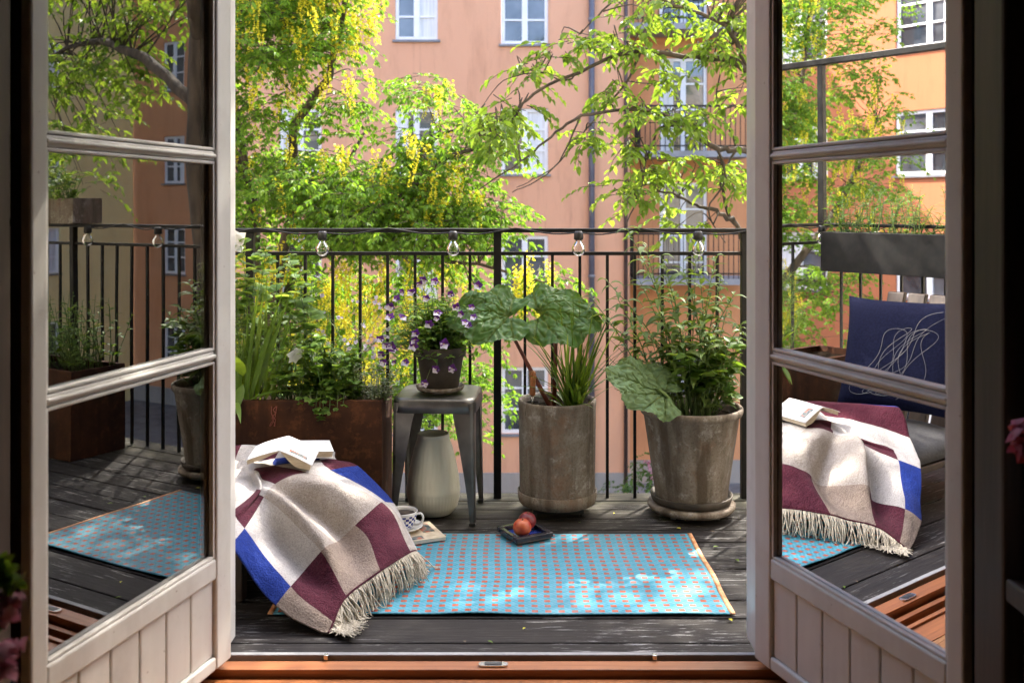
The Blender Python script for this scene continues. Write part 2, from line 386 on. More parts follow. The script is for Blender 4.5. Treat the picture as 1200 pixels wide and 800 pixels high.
S.cycles.use_denoising=True

# ------------------------------------------------------------------ setting
GZ=-5.0
m=MB(); m.add([(-120,2.2,GZ),(120,2.2,GZ),(120,160,GZ),(-120,160,GZ)],[(0,1,2,3)],smooth=False)
tag(m.build('courtyard_ground',M['asphalt']),kind='structure')
# balcony deck: boards along X
BX0,BX1=-1.78,2.45
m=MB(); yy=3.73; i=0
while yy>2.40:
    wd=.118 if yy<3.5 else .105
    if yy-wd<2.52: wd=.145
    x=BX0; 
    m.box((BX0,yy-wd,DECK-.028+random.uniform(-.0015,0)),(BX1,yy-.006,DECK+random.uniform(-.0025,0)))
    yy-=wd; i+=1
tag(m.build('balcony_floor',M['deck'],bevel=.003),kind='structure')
m=MB(); m.box((BX0,2.28,DECK-.22),(BX1,3.7,DECK-.06)); tag(m.build('balcony_slab_floor',M['slab']),kind='structure')
m=MB()
for k in range(34):
    y1=2.175-k*.09
    x=-2.6+random.uniform(0,.5)
    while x<2.6:
        L=random.uniform(.5,.9); m.box((x+.0005,y1-.0895,-.07),(min(x+L,2.7)-.0005,y1-.0005,-.048)); x+=L
tag(m.build('interior_floor',M['parquet']),kind='structure')
m=MB(); m.box((-2.7,-1.2,2.55),(2.7,1.6,2.65)); tag(m.build('ceiling',M['room_wall']),kind='structure')
for nm,a,b in (('interior_wall_left',(-2.8,-1.2,-.06),(-2.7,1.6,2.55)),('interior_wall_right',(2.7,-1.2,-.06),(2.8,1.6,2.55)),('interior_wall_back',(-2.8,-1.3,-.06),(2.8,-1.2,2.55))):
    m=MB(); m.box(a,b); tag(m.build(nm,M['room_wall']),kind='structure')
# the house wall round the opening (thick, brown panelled reveal)
wl=thing('house_wall','cream plastered house wall with thick brown panelled reveal round the balcony doors','wall',(0,2.3,GZ))
m=MB()
m.box((-9,2.22,GZ),(-.775,2.42,6.5)); m.box((.67,2.22,GZ),(9,2.42,6.5)); m.box((-.775,2.22,2.2),(.67,2.42,6.5)); m.box((-.775,2.22,GZ),(.67,2.2795,-.2))
m.build('plaster',M['cream_wall'],wl)
m=MB()
m.box((-2.8,1.6,-.06),(-.92,2.219,2.6)); m.box((.86,1.6,-.06),(2.8,2.219,2.6)); m.box((-.92,1.6,2.25),(.86,2.219,2.6))
m.build('inner_face',M['room_wall'],wl)
m=MB()
m.add([(-.917,1.6,-.045),(-.78,2.219,-.045),(-.78,2.219,2.25),(-.917,1.6,2.25)],[(0,1,2,3)],smooth=False)
m.add([(.857,1.6,-.045),(.69,2.219,-.045),(.69,2.219,2.25),(.857,1.6,2.25)],[(3,2,1,0)],smooth=False)
m.build('reveal_panel',M['brown_wood'],wl)
for sx,x0,x1 in ((1,.765,.80),(1,.806,.836),(-1,-.905,-.865),(-1,-.86,-.83)):
    m=MB(); m.box((x0,1.50,-.045),(x1,1.598,2.3)); m.build('casing',M['brown_wood'],wl,bevel=.006)

# threshold and frame
fr=thing('door_frame','white painted door frame with varnished orange brown wooden threshold','door frame',(0,2.3,-.05))
m=MB()
m.box((-.78,2.268,-.05),(.67,2.283,-.002)); m.build('weather_strip',M['slab'],fr,bevel=.002)
m=MB(); m.box((-.78,2.216,-.06),(.67,2.258,-.012)); m.box((-.78,2.1905,-.06),(.67,2.2065,-.030)); m.box((-.78,2.2075,-.06),(.67,2.215,-.055)); m.box((-.78,2.2585,-.06),(.67,2.2675,-.04)); m.box((-.78,2.165,-.06),(.67,2.178,-.040)); m.box((-.78,2.1785,-.06),(.67,2.19,-.058)); m.box((-.78,2.10,-.06),(.67,2.1645,-.046))
m.build('threshold',M['threshold'],fr,bevel=.004)
m=MB(); m.box((-.78,2.284,-.09),(.67,2.30,-.056)); m.build('outer_sill',M['threshold'],fr)
for x0,x1 in ((-.775,-.69),(.585,.67)):
    m=MB(); m.box((x0,2.286,-.02),(x1,2.405,2.2)); m.box((x0,2.232,0),(x0+(.035 if x0<0 else .085),2.284,2.2)) if x0<0 else m.box((x0+.05,2.232,0),(x1,2.284,2.2))
    m.build('jamb',M['white_paint'],fr,bevel=.003)
m=MB(); m.box((-.688,2.286,2.12),(.583,2.405,2.2)); m.build('head',M['white_paint'],fr,bevel=.003)
c=P(578,777,2.238)
m=MB(); 
pr=[]
for k in range(24):
    th=2*math.pi*k/24; pr.append((c.x+.034*(abs(math.cos(th))**.5)*math.copysign(1,math.cos(th)),2.236+.011*(abs(math.sin(th))**.6)*math.copysign(1,math.sin(th))))
vsn=[(x,y,-.0105) for x,y in pr]+[(x,y,-.0075) for x,y in pr]
m.add(vsn,[tuple(range(24,48))]+[(k,(k+1)%24,24+(k+1)%24,24+k) for k in range(24)],smooth=False)
lp=m.build('strike_plate',M['chrome'],fr)
m=MB(); m.box((c.x-.02,2.229,-.0072),(c.x+.02,2.243,-.0062)); m.build('slot',M['dark_plastic'],lp)
for px in (382,767):
    m=MB(); x=(px-600)/FPX*2.262; m.box((x-.005,2.258,-.0105),(x+.005,2.269,.0015)); m.build('drain_clip',M['chrome'],fr,bevel=.001)

# door leaves
def leaf(h,ang,side,label):
    """h hinge point on the visible face, ang direction into the room, side +1: visible face looks right"""
    d=Vector((math.cos(ang),math.sin(ang),0)); n=Vector((-d.y,d.x,0))
    if n.x*side<0: n=-n
    X=lambda p:h+d*p.x+n*p.y+Vector((0,0,p.z))
    rt=thing('french_door',label,'door',h)
    L=.632; zt=2.13; st=.062; se=.04; T=-.045
    rails=[(.0,.035),(.222,.262),(2.06,zt)]
    m=MB()
    m.box((0,T+.022,0),(st,0,zt),X=X); m.box((L-se,T+.022,0),(L,0,zt),X=X)
    m.box((st,T+.022,2.06),(L-se,-.001,zt),X=X); m.box((st,T+.022,.205),(L-se,-.001,.252),X=X); m.box((st,T+.022,0),(L-se,-.001,.03),X=X)
    m.build('outer_frame',M['white_paint'],rt,bevel=.0045)
    m=MB()
    m.box((0,T,0),(st,T+.0215,zt),X=X); m.box((L-se,T,0),(L-.003,T+.0215,zt),X=X)
    m.box((st,T,2.06),(L-se,T+.0215,zt),X=X); m.box((st,T,.205),(L-se,T+.0215,.252),X=X); m.box((st,T,0),(L-se,T+.0215,.205),X=X)
    m.build('inner_frame',M['brown_wood'],rt,bevel=.003)
    zs=[.252,.71,1.162,1.615,2.06]
    for z in zs[1:-1]:
        m=MB(); m.box((st,T,z-.010),(L-se,T+.0235,z+.010),X=X); m.box((st,T+.024,z-.0105),(L-se,-.006,z+.0105),X=X); m.box((st,-.0065,z-.0045),(L-se,0,z+.0045),X=X)
        m.build('glazing_bar',M['white_paint'],rt,bevel=.004)
    for a,b in zip(zs[:-1],zs[1:]):
        z0=a+(.012 if a>.3 else 0); z1=b-(.012 if b<2 else 0)
        m=MB(); m.box((st-.004,-.0215,z0-.002),(L-se+.004,-.0175,z1+.002),X=X)
        m.box((st+.0005,-.0385,z0+.0005),(L-se-.0005,-.0350,z1-.0005),X=lambda p:X(Vector((p.x,p.y-.0045*(p.x-.3)/.3,p.z)))); m.build('pane',M['glass'],rt)
        m=MB()
        for bx in (((st,z0),(st+.007,z1)),((L-se-.007,z0),(L-se,z1)),((st+.007,z0),(L-se-.007,z0+.007)),((st+.007,z1-.007),(L-se-.007,z1))):
            m.box((bx[0][0],-.017,bx[0][1]),(bx[1][0],-.005,bx[1][1]),X=X)
        m.build('glazing_bead',M['white_paint'],rt,bevel=.002)
    m=MB(); nb=6; wv=(L-se-st)/nb
    for k in range(nb):
        m.box((st+k*wv+.0016,T+.024,.03),(st+(k+1)*wv-.0016,-.009,.205),X=X)
    m.build('panel',M['white_paint'],rt,bevel=.004)
    for z in (.12,1.0,1.9):
        m=MB(); m.tube([X(Vector((-.008,-.02,z-.05))),X(Vector((-.008,-.02,z+.05)))],.009,10); m.build('hinge',M['black_steel'],rt)
    m=MB(); m.tube([X(Vector((L-.022,T-.002,z))) for z in (.2,2.0)],.006,8); rod=m.build('bolt_rod',M['black_steel'],rt)
    m=MB(); m.tube(catmull([X(Vector((L-.022,T-.004,1.02))),X(Vector((L-.022,T-.045,1.02))),X(Vector((L-.10,T-.05,1.02)))],4),.008,8); m.build('handle',M['black_steel'],rod)
    return rt
dl=leaf(Vector((-.652,2.240,.004)),math.atan2(-.967,-.255),1,'open white glazed door leaf in front of the blanket, reflecting the blue rug')
dr=leaf(Vector((.563,2.240,.004)),math.atan2(-.945,.326),-1,'open white glazed door leaf beside the wide flared pot, reflecting the orange house and blanket')

dl['group']=dr['group']='pair of open balcony door leaves'
# ------------------------------------------------------------------ railing
RY=3.66
rl=thing('balcony_railing','black iron balcony railing with slim upright bars and two top rails','railing',(0,RY,DECK))
ztop=P(600,270,RY).z; zmid=P(600,297,RY).z
m=MB(); m.box((BX0,RY-.02,ztop-.008),(BX1,RY+.02,ztop+.008)); m.build('top_rail',M['black_steel'],rl,bevel=.003)
m=MB(); m.box((BX0,RY-.008,zmid-.007),(BX1,RY+.008,zmid+.007)); m.build('lower_rail',M['black_steel'],rl,bevel=.002)
m=MB(); m.box((BX0,RY-.0075,-.16),(BX1,RY+.0075,-.145)); m.build('bottom_rail',M['black_steel'],rl)
posts=[(583-600)/FPX*RY,(872.5-600)/FPX*RY]; sp=(posts[1]-posts[0]); posts=[posts[0]-sp,posts[0],posts[1],posts[1]+sp]
bsp=sp/9
for x in posts:
    m=MB(); m.box((x-.0145,RY-.014,-.2),(x+.0145,RY+.014,ztop-.0085)); m.build('post',M['black_steel'],rl,bevel=.002)
k=-14
while True:
    x=posts[1]+k*bsp; k+=1
    if x>BX1: break
    if x<BX0+.01 or min(abs(x-q) for q in posts)<.03: continue
    m=MB(); m.box((x-.0055,RY-.0055,-.1445),(x+.0055,RY+.0055,zmid-.0072)); m.build('baluster',M['black_steel'],rl)
# end railing on the left with its planter
er=thing('end_railing','black iron end railing of the balcony carrying a long dark planter trough','railing',(BX0+.03,3.0,DECK))
xe=BX0+.03
m=MB(); m.box((xe-.02,2.43,ztop-.008),(xe+.02,RY-.021,ztop+.008)); m.build('top_rail',M['black_steel'],er,bevel=.003)
m=MB(); m.box((xe-.008,2.43,zmid-.007),(xe+.008,RY-.021,zmid+.007)); m.build('lower_rail',M['black_steel'],er)
m=MB(); m.box((xe-.008,2.43,-.16),(xe+.008,RY-.021,-.145)); m.build('bottom_rail',M['black_steel'],er)
for k in range(11):
    y=2.5+k*.105
    m=MB(); m.box((xe-.0055,y-.0055,-.1445),(xe+.0055,y+.0055,zmid-.0072)); m.build('baluster',M['black_steel'],er)
m=MB(); m.box((xe-.02,2.425,1.755),(xe+.02,RY+.4,1.785)); m.box((xe-.016,2.425,ztop+.0085),(xe+.016,2.457,1.7545)); m.box((xe-.016,RY-.016,ztop+.0085),(xe+.016,RY+.016,1.7545))
tag(m.build('awning_bar',M['black_steel'],bevel=.003),'dark metal awning bar on uprights above the end railing','awning frame')
# string lights
sl=thing('string_lights','black festoon cable of clear bulbs slung along the top rail','string lights',(0,RY,ztop))
bpx=[-80,72,225,378,531,678,818,970,1120]
bx=[(p-600)/FPX*(RY-.03) for p in bpx]
m=MB(); pts=[]
for a,b in zip(bx[:-1],bx[1:]):
    mid=(a+b)/2
    pts += [(a,RY-.034,ztop-.008),(a*.8+b*.2,RY-.03,ztop-.014),(mid-.02,RY-.026,ztop+.006),(mid+.02,RY-.026,ztop+.006),(a*.2+b*.8,RY-.03,ztop-.012)]
pts.append((bx[-1],RY-.034,ztop-.008))
m.tube(catmull(pts,4),.0032,6); m.build('cable',M['dark_plastic'],sl)
for x in bx:
    m=MB(); m.lathe([(0,.0),(.012,0),(.017,-.006),(.018,-.03),(.013,-.034),(0,-.034)],(x,RY-.034,ztop-.002),16); so=m.build('socket',M['dark_plastic'],sl)
    m=MB(); m.lathe([(.009,-.034),(.012,-.04),(.022,-.054),(.0255,-.066),(.023,-.08),(.014,-.091),(0,-.095)],(x,RY-.034,ztop-.002),20); m.build('bulb',M['bulb_glass'],so)
    m=MB(); 
    for q in (-.007,.007): m.tube([(x+q*.4,RY-.034,ztop-.037),(x+q,RY-.034,ztop-.06),(x+q*1.2,RY-.034,ztop-.082)],.0005,4)
    m.build('filament',M['chrome'],so)

# ------------------------------------------------------------------ far buildings
def holed(m,x0,x1,z0,z1,holes,T,dep=.14,mi=0):
    xs=sorted({x0,x1}|{h[0] for h in holes}|{h[2] for h in holes}); zs=sorted({z0,z1}|{h[1] for h in holes}|{h[3] for h in holes})
    for a,b in zip(xs[:-1],xs[1:]):
        for c,d in zip(zs[:-1],zs[1:]):
            cx,cz=(a+b)/2,(c+d)/2
            if any(h[0]<cx<h[2] and h[1]<cz<h[3] for h in holes): continue
            m.add([T(a,0,c),T(b,0,c),T(b,0,d),T(a,0,d)],[(0,1,2,3)],mi,smooth=False)
    for h in holes:
        a,c,b,d=h[:4]
        m.add([T(a,0,c),T(b,0,c),T(b,0,d),T(a,0,d),T(a,dep,c),T(b,dep,c),T(b,dep,d),T(a,dep,d)],[(0,1,5,4),(1,2,6,5),(2,3,7,6),(3,0,4,7)],mi,smooth=False)
def window(par,h,T,curt=0,door=False):
    a,c,b,d=h[:4]; w=b-a; hh=d-c; g=.003
    m=MB()
    def bar(x0,z0,x1,z1,y0=.05,y1=.11): m.box((x0,y0,z0),(x1,y1,z1),X=lambda p:T(p.x,p.y,p.z))
    f=.075
    bar(a+g,c+g,a+f,d-g); bar(b-f,c+g,b-g,d-g); bar(a+f,c+g,b-f,c+f); bar(a+f,d-f,b-f,d-g)
    mid=(a+b)/2; bar(mid-.06,c+f,mid+.06,d-f,.045)
    for q in ((.36,.68) if not door else (.22,.48,.74)):
        z=c+hh*q; bar(a+f,z-.02,mid-.06,z+.02,.055); bar(mid+.06,z-.02,b-f,z+.02,.055)
    fo=m.build('window' if not door else 'balcony_door',M['window_white'],par)
    m=MB(); m.add([T(a+.02,.09,c+.02),T(b-.02,.09,c+.02),T(b-.02,.09,d-.02),T(a+.02,.09,d-.02)],[(0,1,2,3)],smooth=False)
    m.build('pane',M['far_glass'],fo)
    if curt:
        m=MB()
        if curt&1: m.add([T(a+f,.086,c+f),T(a+w*.30,.086,c+f),T(a+w*.30,.086,d-f),T(a+f,.086,d-f)],[(0,1,2,3)],smooth=False)
        if curt&2: m.add([T(mid+.06,.086,c+f),T(b-f,.086,c+f),T(b-f,.086,d-f),T(mid+.06,.086,d-f)],[(0,1,2,3)],smooth=False)
        m.build('curtain',M['curtain'],fo)
    if not door:
        m=MB(); m.box((a-.05,-.06,c-.05),(b+.05,.05,c-.003),X=lambda p:T(p.x,p.y,p.z)); m.build('sill',M['zinc'],fo)
FY=20.0
def fx(px,Y=FY): return (px-600)/FPX*Y
def fz(py,Y=FY): return EYE-(py-243)/FPX*Y
hs=thing('apartment_house','salmon plastered apartment house across the yard with white casement windows','building',(-4,FY,GZ))
T1=lambda x,y,z:Vector((x,FY+y,z))
holes=[];cur=[]
rows=[(-28,52),(127,204),(276,352),(430,508),(-180,-100)]
for cx,w_ in ((615,55),(488,50),(352,50),(215,50),(80,50),(-60,50),(-200,50)):
    for k,(y0,y1) in enumerate(rows):
        if cx==488 and k==0: y0,y1=-30,47
        if cx==352 and k==0: continue
        holes.append((fx(cx-w_/2),fz(y1),fx(cx+w_/2),fz(y0))); cur.append([0,2,0,0,0][k] if cx==615 else random.choice([0,0,1,2]))
m=MB(); xr=fx(738)
holed(m,-18,xr,GZ+.55,12,holes,T1); m.add([(xr,FY,GZ+.55),(xr,FY+1.2,GZ+.55),(xr,FY+1.2,12),(xr,FY,12)],[(0,1,2,3)],smooth=False)
m.build('wall',M['salmon'],hs)
for h,c_ in zip(holes,cur): window(hs,h,T1,c_)
m=MB(); m.box((-18,FY-.05,GZ),(xr+.02,FY+.3,GZ+.55)); m.build('plinth',M['plinth'],hs)
m=MB(); m.tube([(fx(693),FY-.09,GZ+.1),(fx(693),FY-.09,12)],.062,10); pp=m.build('downpipe',M['blue_pipe'],hs)
m=MB()
for z in (-3,-.4,2.2,4.9): m.tube([(fx(693),FY-.09,z),(fx(693),FY-.09,z+.06)],.075,10)
m.build('pipe_bracket',M['zinc'],pp)
m=MB(); m.tube([(fx(733),FY-.06,GZ+.1),(fx(733),FY-.06,12)],.04,8); m.build('downpipe',M['brown_pipe'],hs)
m=MB(); m.box((-18.4,FY-.4,12),(xr+.4,FY+6,12.5)); m.build('roof',M['zinc'],hs)
# right part with balconies
h2=thing('balcony_house','deep orange house section with stacked iron railed balconies beside the downpipe','building',(9,FY+1.2,GZ))
BY=FY+1.2
T2=lambda x,y,z:Vector((x,BY+y,z))
def gx(px): return fx(px,BY)
def gz(py): return fz(py,BY)
holes=[(gx(773),gz(184),gx(829),gz(68)),(gx(773),gz(334),gx(829),gz(214)),(gx(773),gz(30),gx(829),gz(-84)),(gx(785),gz(505),gx(838),gz(420))]
h3=[]
for cx in (960,1110,1260,1420,1580,1730):
    for (y0,y1) in rows: h3.append((gx(cx-26),gz(y1),gx(cx+26),gz(y0)))
m=MB(); holed(m,xr,gx(1850),GZ+.5,12,holes+h3,T2); m.build('wall',M['orange'],h2)
for k,h in enumerate(holes): window(h2,h,T2,[1,0,0,0][k],door=k<3)
for h in h3: window(h2,h,T2,random.choice([0,1,2]))
m=MB(); m.box((xr+.03,BY-.05,GZ),(gx(1850),BY+.3,GZ+.5)); m.build('plinth',M['plinth'],h2)
m=MB(); m.box((xr-.3,BY-.4,12),(gx(1850),BY+6,12.5)); m.build('roof',M['zinc'],h2)
for k,(pyb,x0,x1) in enumerate(((184,750,880),(334,742,880),(34,736,885))):
    yb=BY-1.05; z=fz(pyb,yb)
    a,b=fx(x0,yb),fx(x1,yb)
    m=MB(); m.box((a,yb,z),(b,BY-.004,z+.13)); bl=m.build('balcony',M['slab'],h2)
    m=MB()
    m.box((a,yb+.01,z+1.05),(b,yb+.05,z+1.09)); m.box((a,yb+.02,z+.22),(b,yb+.04,z+.25)); m.box((a,yb+.05,z+1.05),(a+.04,BY-.01,z+1.09)); m.box((a+.01,yb+.05,z+.22),(a+.03,BY-.01,z+.25))
    x=a
    while x<b:
        m.box((x,yb+.022,z+.1305),(x+.016,yb+.038,z+1.0495)); x+=.105
    yq=yb+.14
    while yq<BY: m.box((a+.012,yq,z+.1305),(a+.028,yq+.016,z+1.0495)); yq+=.105
    m.build('balcony_railing',M['black_steel'],bl)
# left wing, sunlit, seen in the right door's glass
lw=thing('left_wing_house','sunlit orange side wing with white windows closing the yard','building',(-18,10,GZ))
T3=lambda x,y,z:Vector((-17.0-y,x,z))
holes=[]
for cy in (5,8.2,11.4,14.6,17.6):
    for (y0,y1) in rows: holes.append((cy-.75,fz(y1),cy+.75,fz(y0)))
m=MB(); holed(m,2.45,FY-.01,GZ,12,[(h[0],h[1],h[2],h[3]) for h in holes],lambda x,y,z:T3(x,y,z)); m.build('wall',M['deep_orange'],lw)
for h in holes: window(lw,h,T3,random.choice([0,1,2]))
m=MB(); m.tube([(-16.9,9.8,GZ),(-16.9,9.8,12)],.08,8); m.build('downpipe',M['brown_pipe'],lw)
# right wing, yellow
rw=thing('yellow_house','pale yellow house with white windows mirrored in the left door glass','building',(23,10,GZ))
T4=lambda x,y,z:Vector((23.0+y,20-x,z))
holes=[]
for cy in (2,5,8.2,11.4,14.6):
    for (y0,y1) in rows: holes.append((cy-.6,fz(y1),cy+.6,fz(y0)))
m=MB(); holed(m,-1.15,17.5,GZ,9,holes,T4); m.build('wall',M['yellow_wall'],rw)
for h in holes: window(rw,h,T4,random.choice([0,1,2]))
m=MB(); m.box((22.6,2.4,9),(29,21,9.4)); m.build('roof',M['zinc'],rw)

# ------------------------------------------------------------------ trees
def leaf_cloud(pos,dr_,nr,L,W,fold=.25):
    """many folded oval leaf faces at once: arrays -> verts, faces"""
    d=dr_/np.linalg.norm(dr_,axis=1,keepdims=True)
    s=np.cross(d,nr); s/=np.linalg.norm(s,axis=1,keepdims=True)+1e-9
    n=np.cross(s,d)
    L=L[:,None];W=W[:,None]
    tip=pos+d*L-n*L*.16
    m1=pos+d*L*.28; m2=pos+d*L*.66-n*L*.05
    v=np.stack([pos,m1-s*W*.46+n*W*fold,m2-s*W*.40+n*W*fold*.8,tip,m2+s*W*.40+n*W*fold*.8,m1+s*W*.46+n*W*fold],1).reshape(-1,3)
    N=len(pos); k=np.arange(N)*6
    f=np.concatenate([np.stack([k,k+1,k+2,k+3],1),np.stack([k,k+3,k+4,k+5],1)],0)
    return v,f
def np_obj(name,v,f,mat,parent):
    org=np.array(ORG.get(parent.name,(0,0,0))) if parent else np.zeros(3)
    me=bpy.data.meshes.new(name); me.from_pydata((v-org).tolist(),[],f.tolist()); me.materials.append(mat); me.update()
    o=bpy.data.objects.new(name,me); COL.objects.link(o)
    if parent: o.parent=parent; ORG[o.name]=Vector(org)
    return o
def crown(clusters,L0,tri=True,per=26,spread=.16,flat=.5,mb=None):
    """leaves set alternately along short drooping twigs that fan out from each cluster centre"""
    pos=[];dr_=[];nr=[];L=[]
    for c in clusters:
        n=max(5,int(RNG.normal(per,per*.3))); nt=max(2,n//7); a0=RNG.uniform(0,6.28)
        for q in range(nt):
            th=a0+6.28*q/nt+RNG.normal(0,.5); ln=spread*RNG.uniform(1.0,2.3)
            d=np.array([math.cos(th),math.sin(th),RNG.uniform(-.35,.35)]); p=np.array(c)+RNG.normal(0,spread*.35,3)*np.array([1,1,flat]); pts=[p]
            m_=max(3,int(round(n/nt))); sd=np.array([-d[1],d[0],0])
            for k in range(m_):
                d=d+np.array([RNG.normal(0,.10),RNG.normal(0,.10),-.11+RNG.normal(0,.08)]); d/=np.linalg.norm(d); p=p+d*ln/m_; pts.append(p)
                sg=1 if k%2 else -1
                ld=d*.75+sd*sg*RNG.uniform(.5,1.1)+np.array([0,0,RNG.uniform(-.6,.1)])
                if k==m_-1: ld=d+np.array([0,0,-.2])
                nn=np.array([RNG.normal(0,.35),RNG.normal(0,.35),1.0]); ll=L0*RNG.uniform(.6,1.25)*(.75+.25*math.sin(3.1*(k+1)/m_))
                if tri:
                    ld/=np.linalg.norm(ld); b=p+ld*ll*.55; pl=np.array([-ld[1],ld[0],0])
                    for w_ in (-1,0,1):
                        pos.append(b); dr_.append(ld+pl*w_*1.0+np.array([0,0,-.15])); nr.append(nn+RNG.normal(0,.15,3)); L.append(ll*(1 if w_==0 else .88))
                else:
                    pos.append(p); dr_.append(ld); nr.append(nn); L.append(ll)
            if mb is not None: mb.tube([pts[0],pts[len(pts)//2],pts[-1]],[.0032,.0022,.0012],3,cap=False)
    pos=np.array(pos);L=np.array(L)
    return leaf_cloud(pos,np.array(dr_),np.array(nr),L,L*(.46 if tri else .52))
def ell(px,py,rx,ry,Y,rY,n):
    out=[]
    while len(out)<n:
        a,b,c=RNG.uniform(-1,1,3)
        if a*a+b*b+c*c>1: continue
        y=Y+rY*c
        out.append(np.array(P(px+rx*a,py+ry*b,y)))
    return out
def limb_net(limbs,clusters,mb,r=.0045,frac=1.0):
    nodes=np.array([tuple(p) for l in limbs for p in catmull(l[0],5)])
    for c in clusters:
        if random.random()>frac: continue
        dd=np.linalg.norm(nodes-c,axis=1)+np.maximum(0,nodes[:,2]-c[2])*.6
        k=int(np.argmin(dd)); a=Vector(nodes[k]); b=Vector(c)
        if (a-b).length>1.6: a=b+(a-b)*(1.6/(a-b).length)
        mid=a.lerp(b,.5)+rv(.06)+Vector((0,0,.05))
        mb.tube(catmull([a,mid,b],3),[r*1.6,r*1.4,r*1.2,r,r*.8,r*.6,r*.5][:7],5,cap=False)

# laburnum
TB=Vector((-2.5,8.3,GZ))
lab=thing('laburnum_tree','flowering laburnum with hanging yellow blossom tassels just beyond the railing','tree',TB)
limbs=[([TB,(-2.45,8.3,-2.5),(-2.2,8.2,-.9),P(310,400,8.2),P(300,340,8.1)],[.14,.12,.10,.075,.055]),
 ([P(310,400,8.2),P(330,310,8.1),P(345,220,8.0),P(345,150,7.9),P(385,90,7.8),P(400,20,7.7),P(420,-80,7.7)],[.06,.05,.042,.036,.03,.024,.015]),
 ([P(300,340,8.1),P(296,240,8.2),P(275,180,8.2),P(240,120,8.2),P(200,20,8.3),P(180,-120,8.3)],[.055,.05,.045,.04,.03,.02]),
 ([P(296,240,8.2),P(268,60,8.0),P(300,-10,7.9),P(330,-100,7.8)],[.035,.03,.025,.015]),
 ([P(330,310,8.1),P(400,290,7.8),P(470,230,7.5),P(520,190,7.3),P(575,165,7.2),P(612,140,7.1)],[.04,.032,.026,.02,.013,.006]),
 ([P(470,230,7.5),P(500,170,7.6),P(540,150,7.6),P(570,120,7.7)],[.02,.015,.01,.005]),
 ([P(400,290,7.8),P(470,300,7.6),P(560,310,7.4),P(640,330,7.2)],[.025,.02,.013,.006]),
 ([P(310,400,8.2),P(230,330,8.3),P(120,200,8.3),P(40,60,8.4)],[.07,.055,.04,.02]),
 ([P(310,400,8.2),P(370,270,8.6),P(395,215,8.8),P(430,150,8.9)],[.04,.03,.022,.012])]
mt=MB()
for p,r in limbs:
    cp=catmull(p,5); rr=[np.interp(i/(len(cp)-1)*(len(r)-1),range(len(r)),r) for i in range(len(cp))]
    mt.tube([q+rv(.012) for q in cp],rr,8)
cl=[]
for a in ((300,40,80,120,8.0,.9,75),(380,10,60,60,7.9,.7,42),(330,-140,150,110,8,.9,70),(320,215,100,70,8.0,.8,62),(430,225,100,50,7.6,.7,62),
          (540,215,55,45,7.4,.4,16),(480,265,110,30,7.5,.6,50),(330,370,100,110,8.3,.8,55),(470,380,120,100,8.3,.6,34),(360,390,120,90,8.7,.5,70),(520,440,70,60,8.8,.4,18),(610,350,60,60,7.4,.3,9),
          (560,150,50,30,7.3,.3,9),(130,100,150,200,8.3,.9,90),(120,-150,150,120,8.3,.9,50),(150,370,120,110,8.4,.8,45),(500,480,150,60,8.6,.6,22),(500,90,30,40,7.8,.3,5),(492,165,32,34,7.4,.25,9),(560,255,50,25,7.3,.3,10),(400,130,45,45,7.8,.4,8)):
    cl += ell(*a)
limb_net(limbs,cl,mt,.004,.8)
v,f=crown(cl,.062,True,40,.19,.5,mt); mt.build('trunk',M['bark'],lab)
pass; np_obj('crown',v,f,M['lab_leaf'],lab)
# racemes
def racemes(spots):
    pos=[];dd=[];nn=[];L=[]
    for c,ln in spots:
        n=int(ln*290); sw=RNG.normal(0,.04,2)
        for k in range(n):
            t=(k+RNG.uniform(0,1))/n; r=.026*(1-t*.75)*RNG.uniform(.5,1.1); th=RNG.uniform(0,6.28)
            pos.append((c[0]+sw[0]*t+r*math.cos(th),c[1]+sw[1]*t+r*math.sin(th),c[2]-ln*t)); dd.append((math.cos(th),math.sin(th),RNG.uniform(-.8,.5))); nn.append(RNG.normal(0,1,3)); L.append(RNG.uniform(.016,.028)*(1-.4*t))
    L=np.array(L); return leaf_cloud(np.array(pos),np.array(dd),np.array(nn),L,L*.95,.3)
sp_=[]
for a in ((385,-5,65,55,7.6,.5,56),(305,60,95,120,7.6,.6,48),(400,60,45,45,7.6,.3,10),(300,-120,160,100,8,.9,60),(470,195,100,60,7.3,.4,30),(540,210,50,40,7.3,.3,9),(330,350,110,80,7.8,.6,66),(480,340,110,70,7.7,.4,70),
          (625,330,35,40,7.2,.25,14),(130,120,150,200,8.2,.8,90),(510,90,25,30,7.6,.3,5),(410,430,100,50,8,.4,28),(345,210,60,60,7.7,.4,16)):
    sp_ += [(c,RNG.uniform(.15,.34)) for c in ell(*a)]
v,f=racemes(sp_); np_obj('blossoms',v,f,M['lab_flower'],lab)['kind']='stuff'
lab2=dup(lab,(-4.7,-.2,-.25),R(20),1.0,'second laburnum with yellow tassels further left, mirrored in the right door glass')

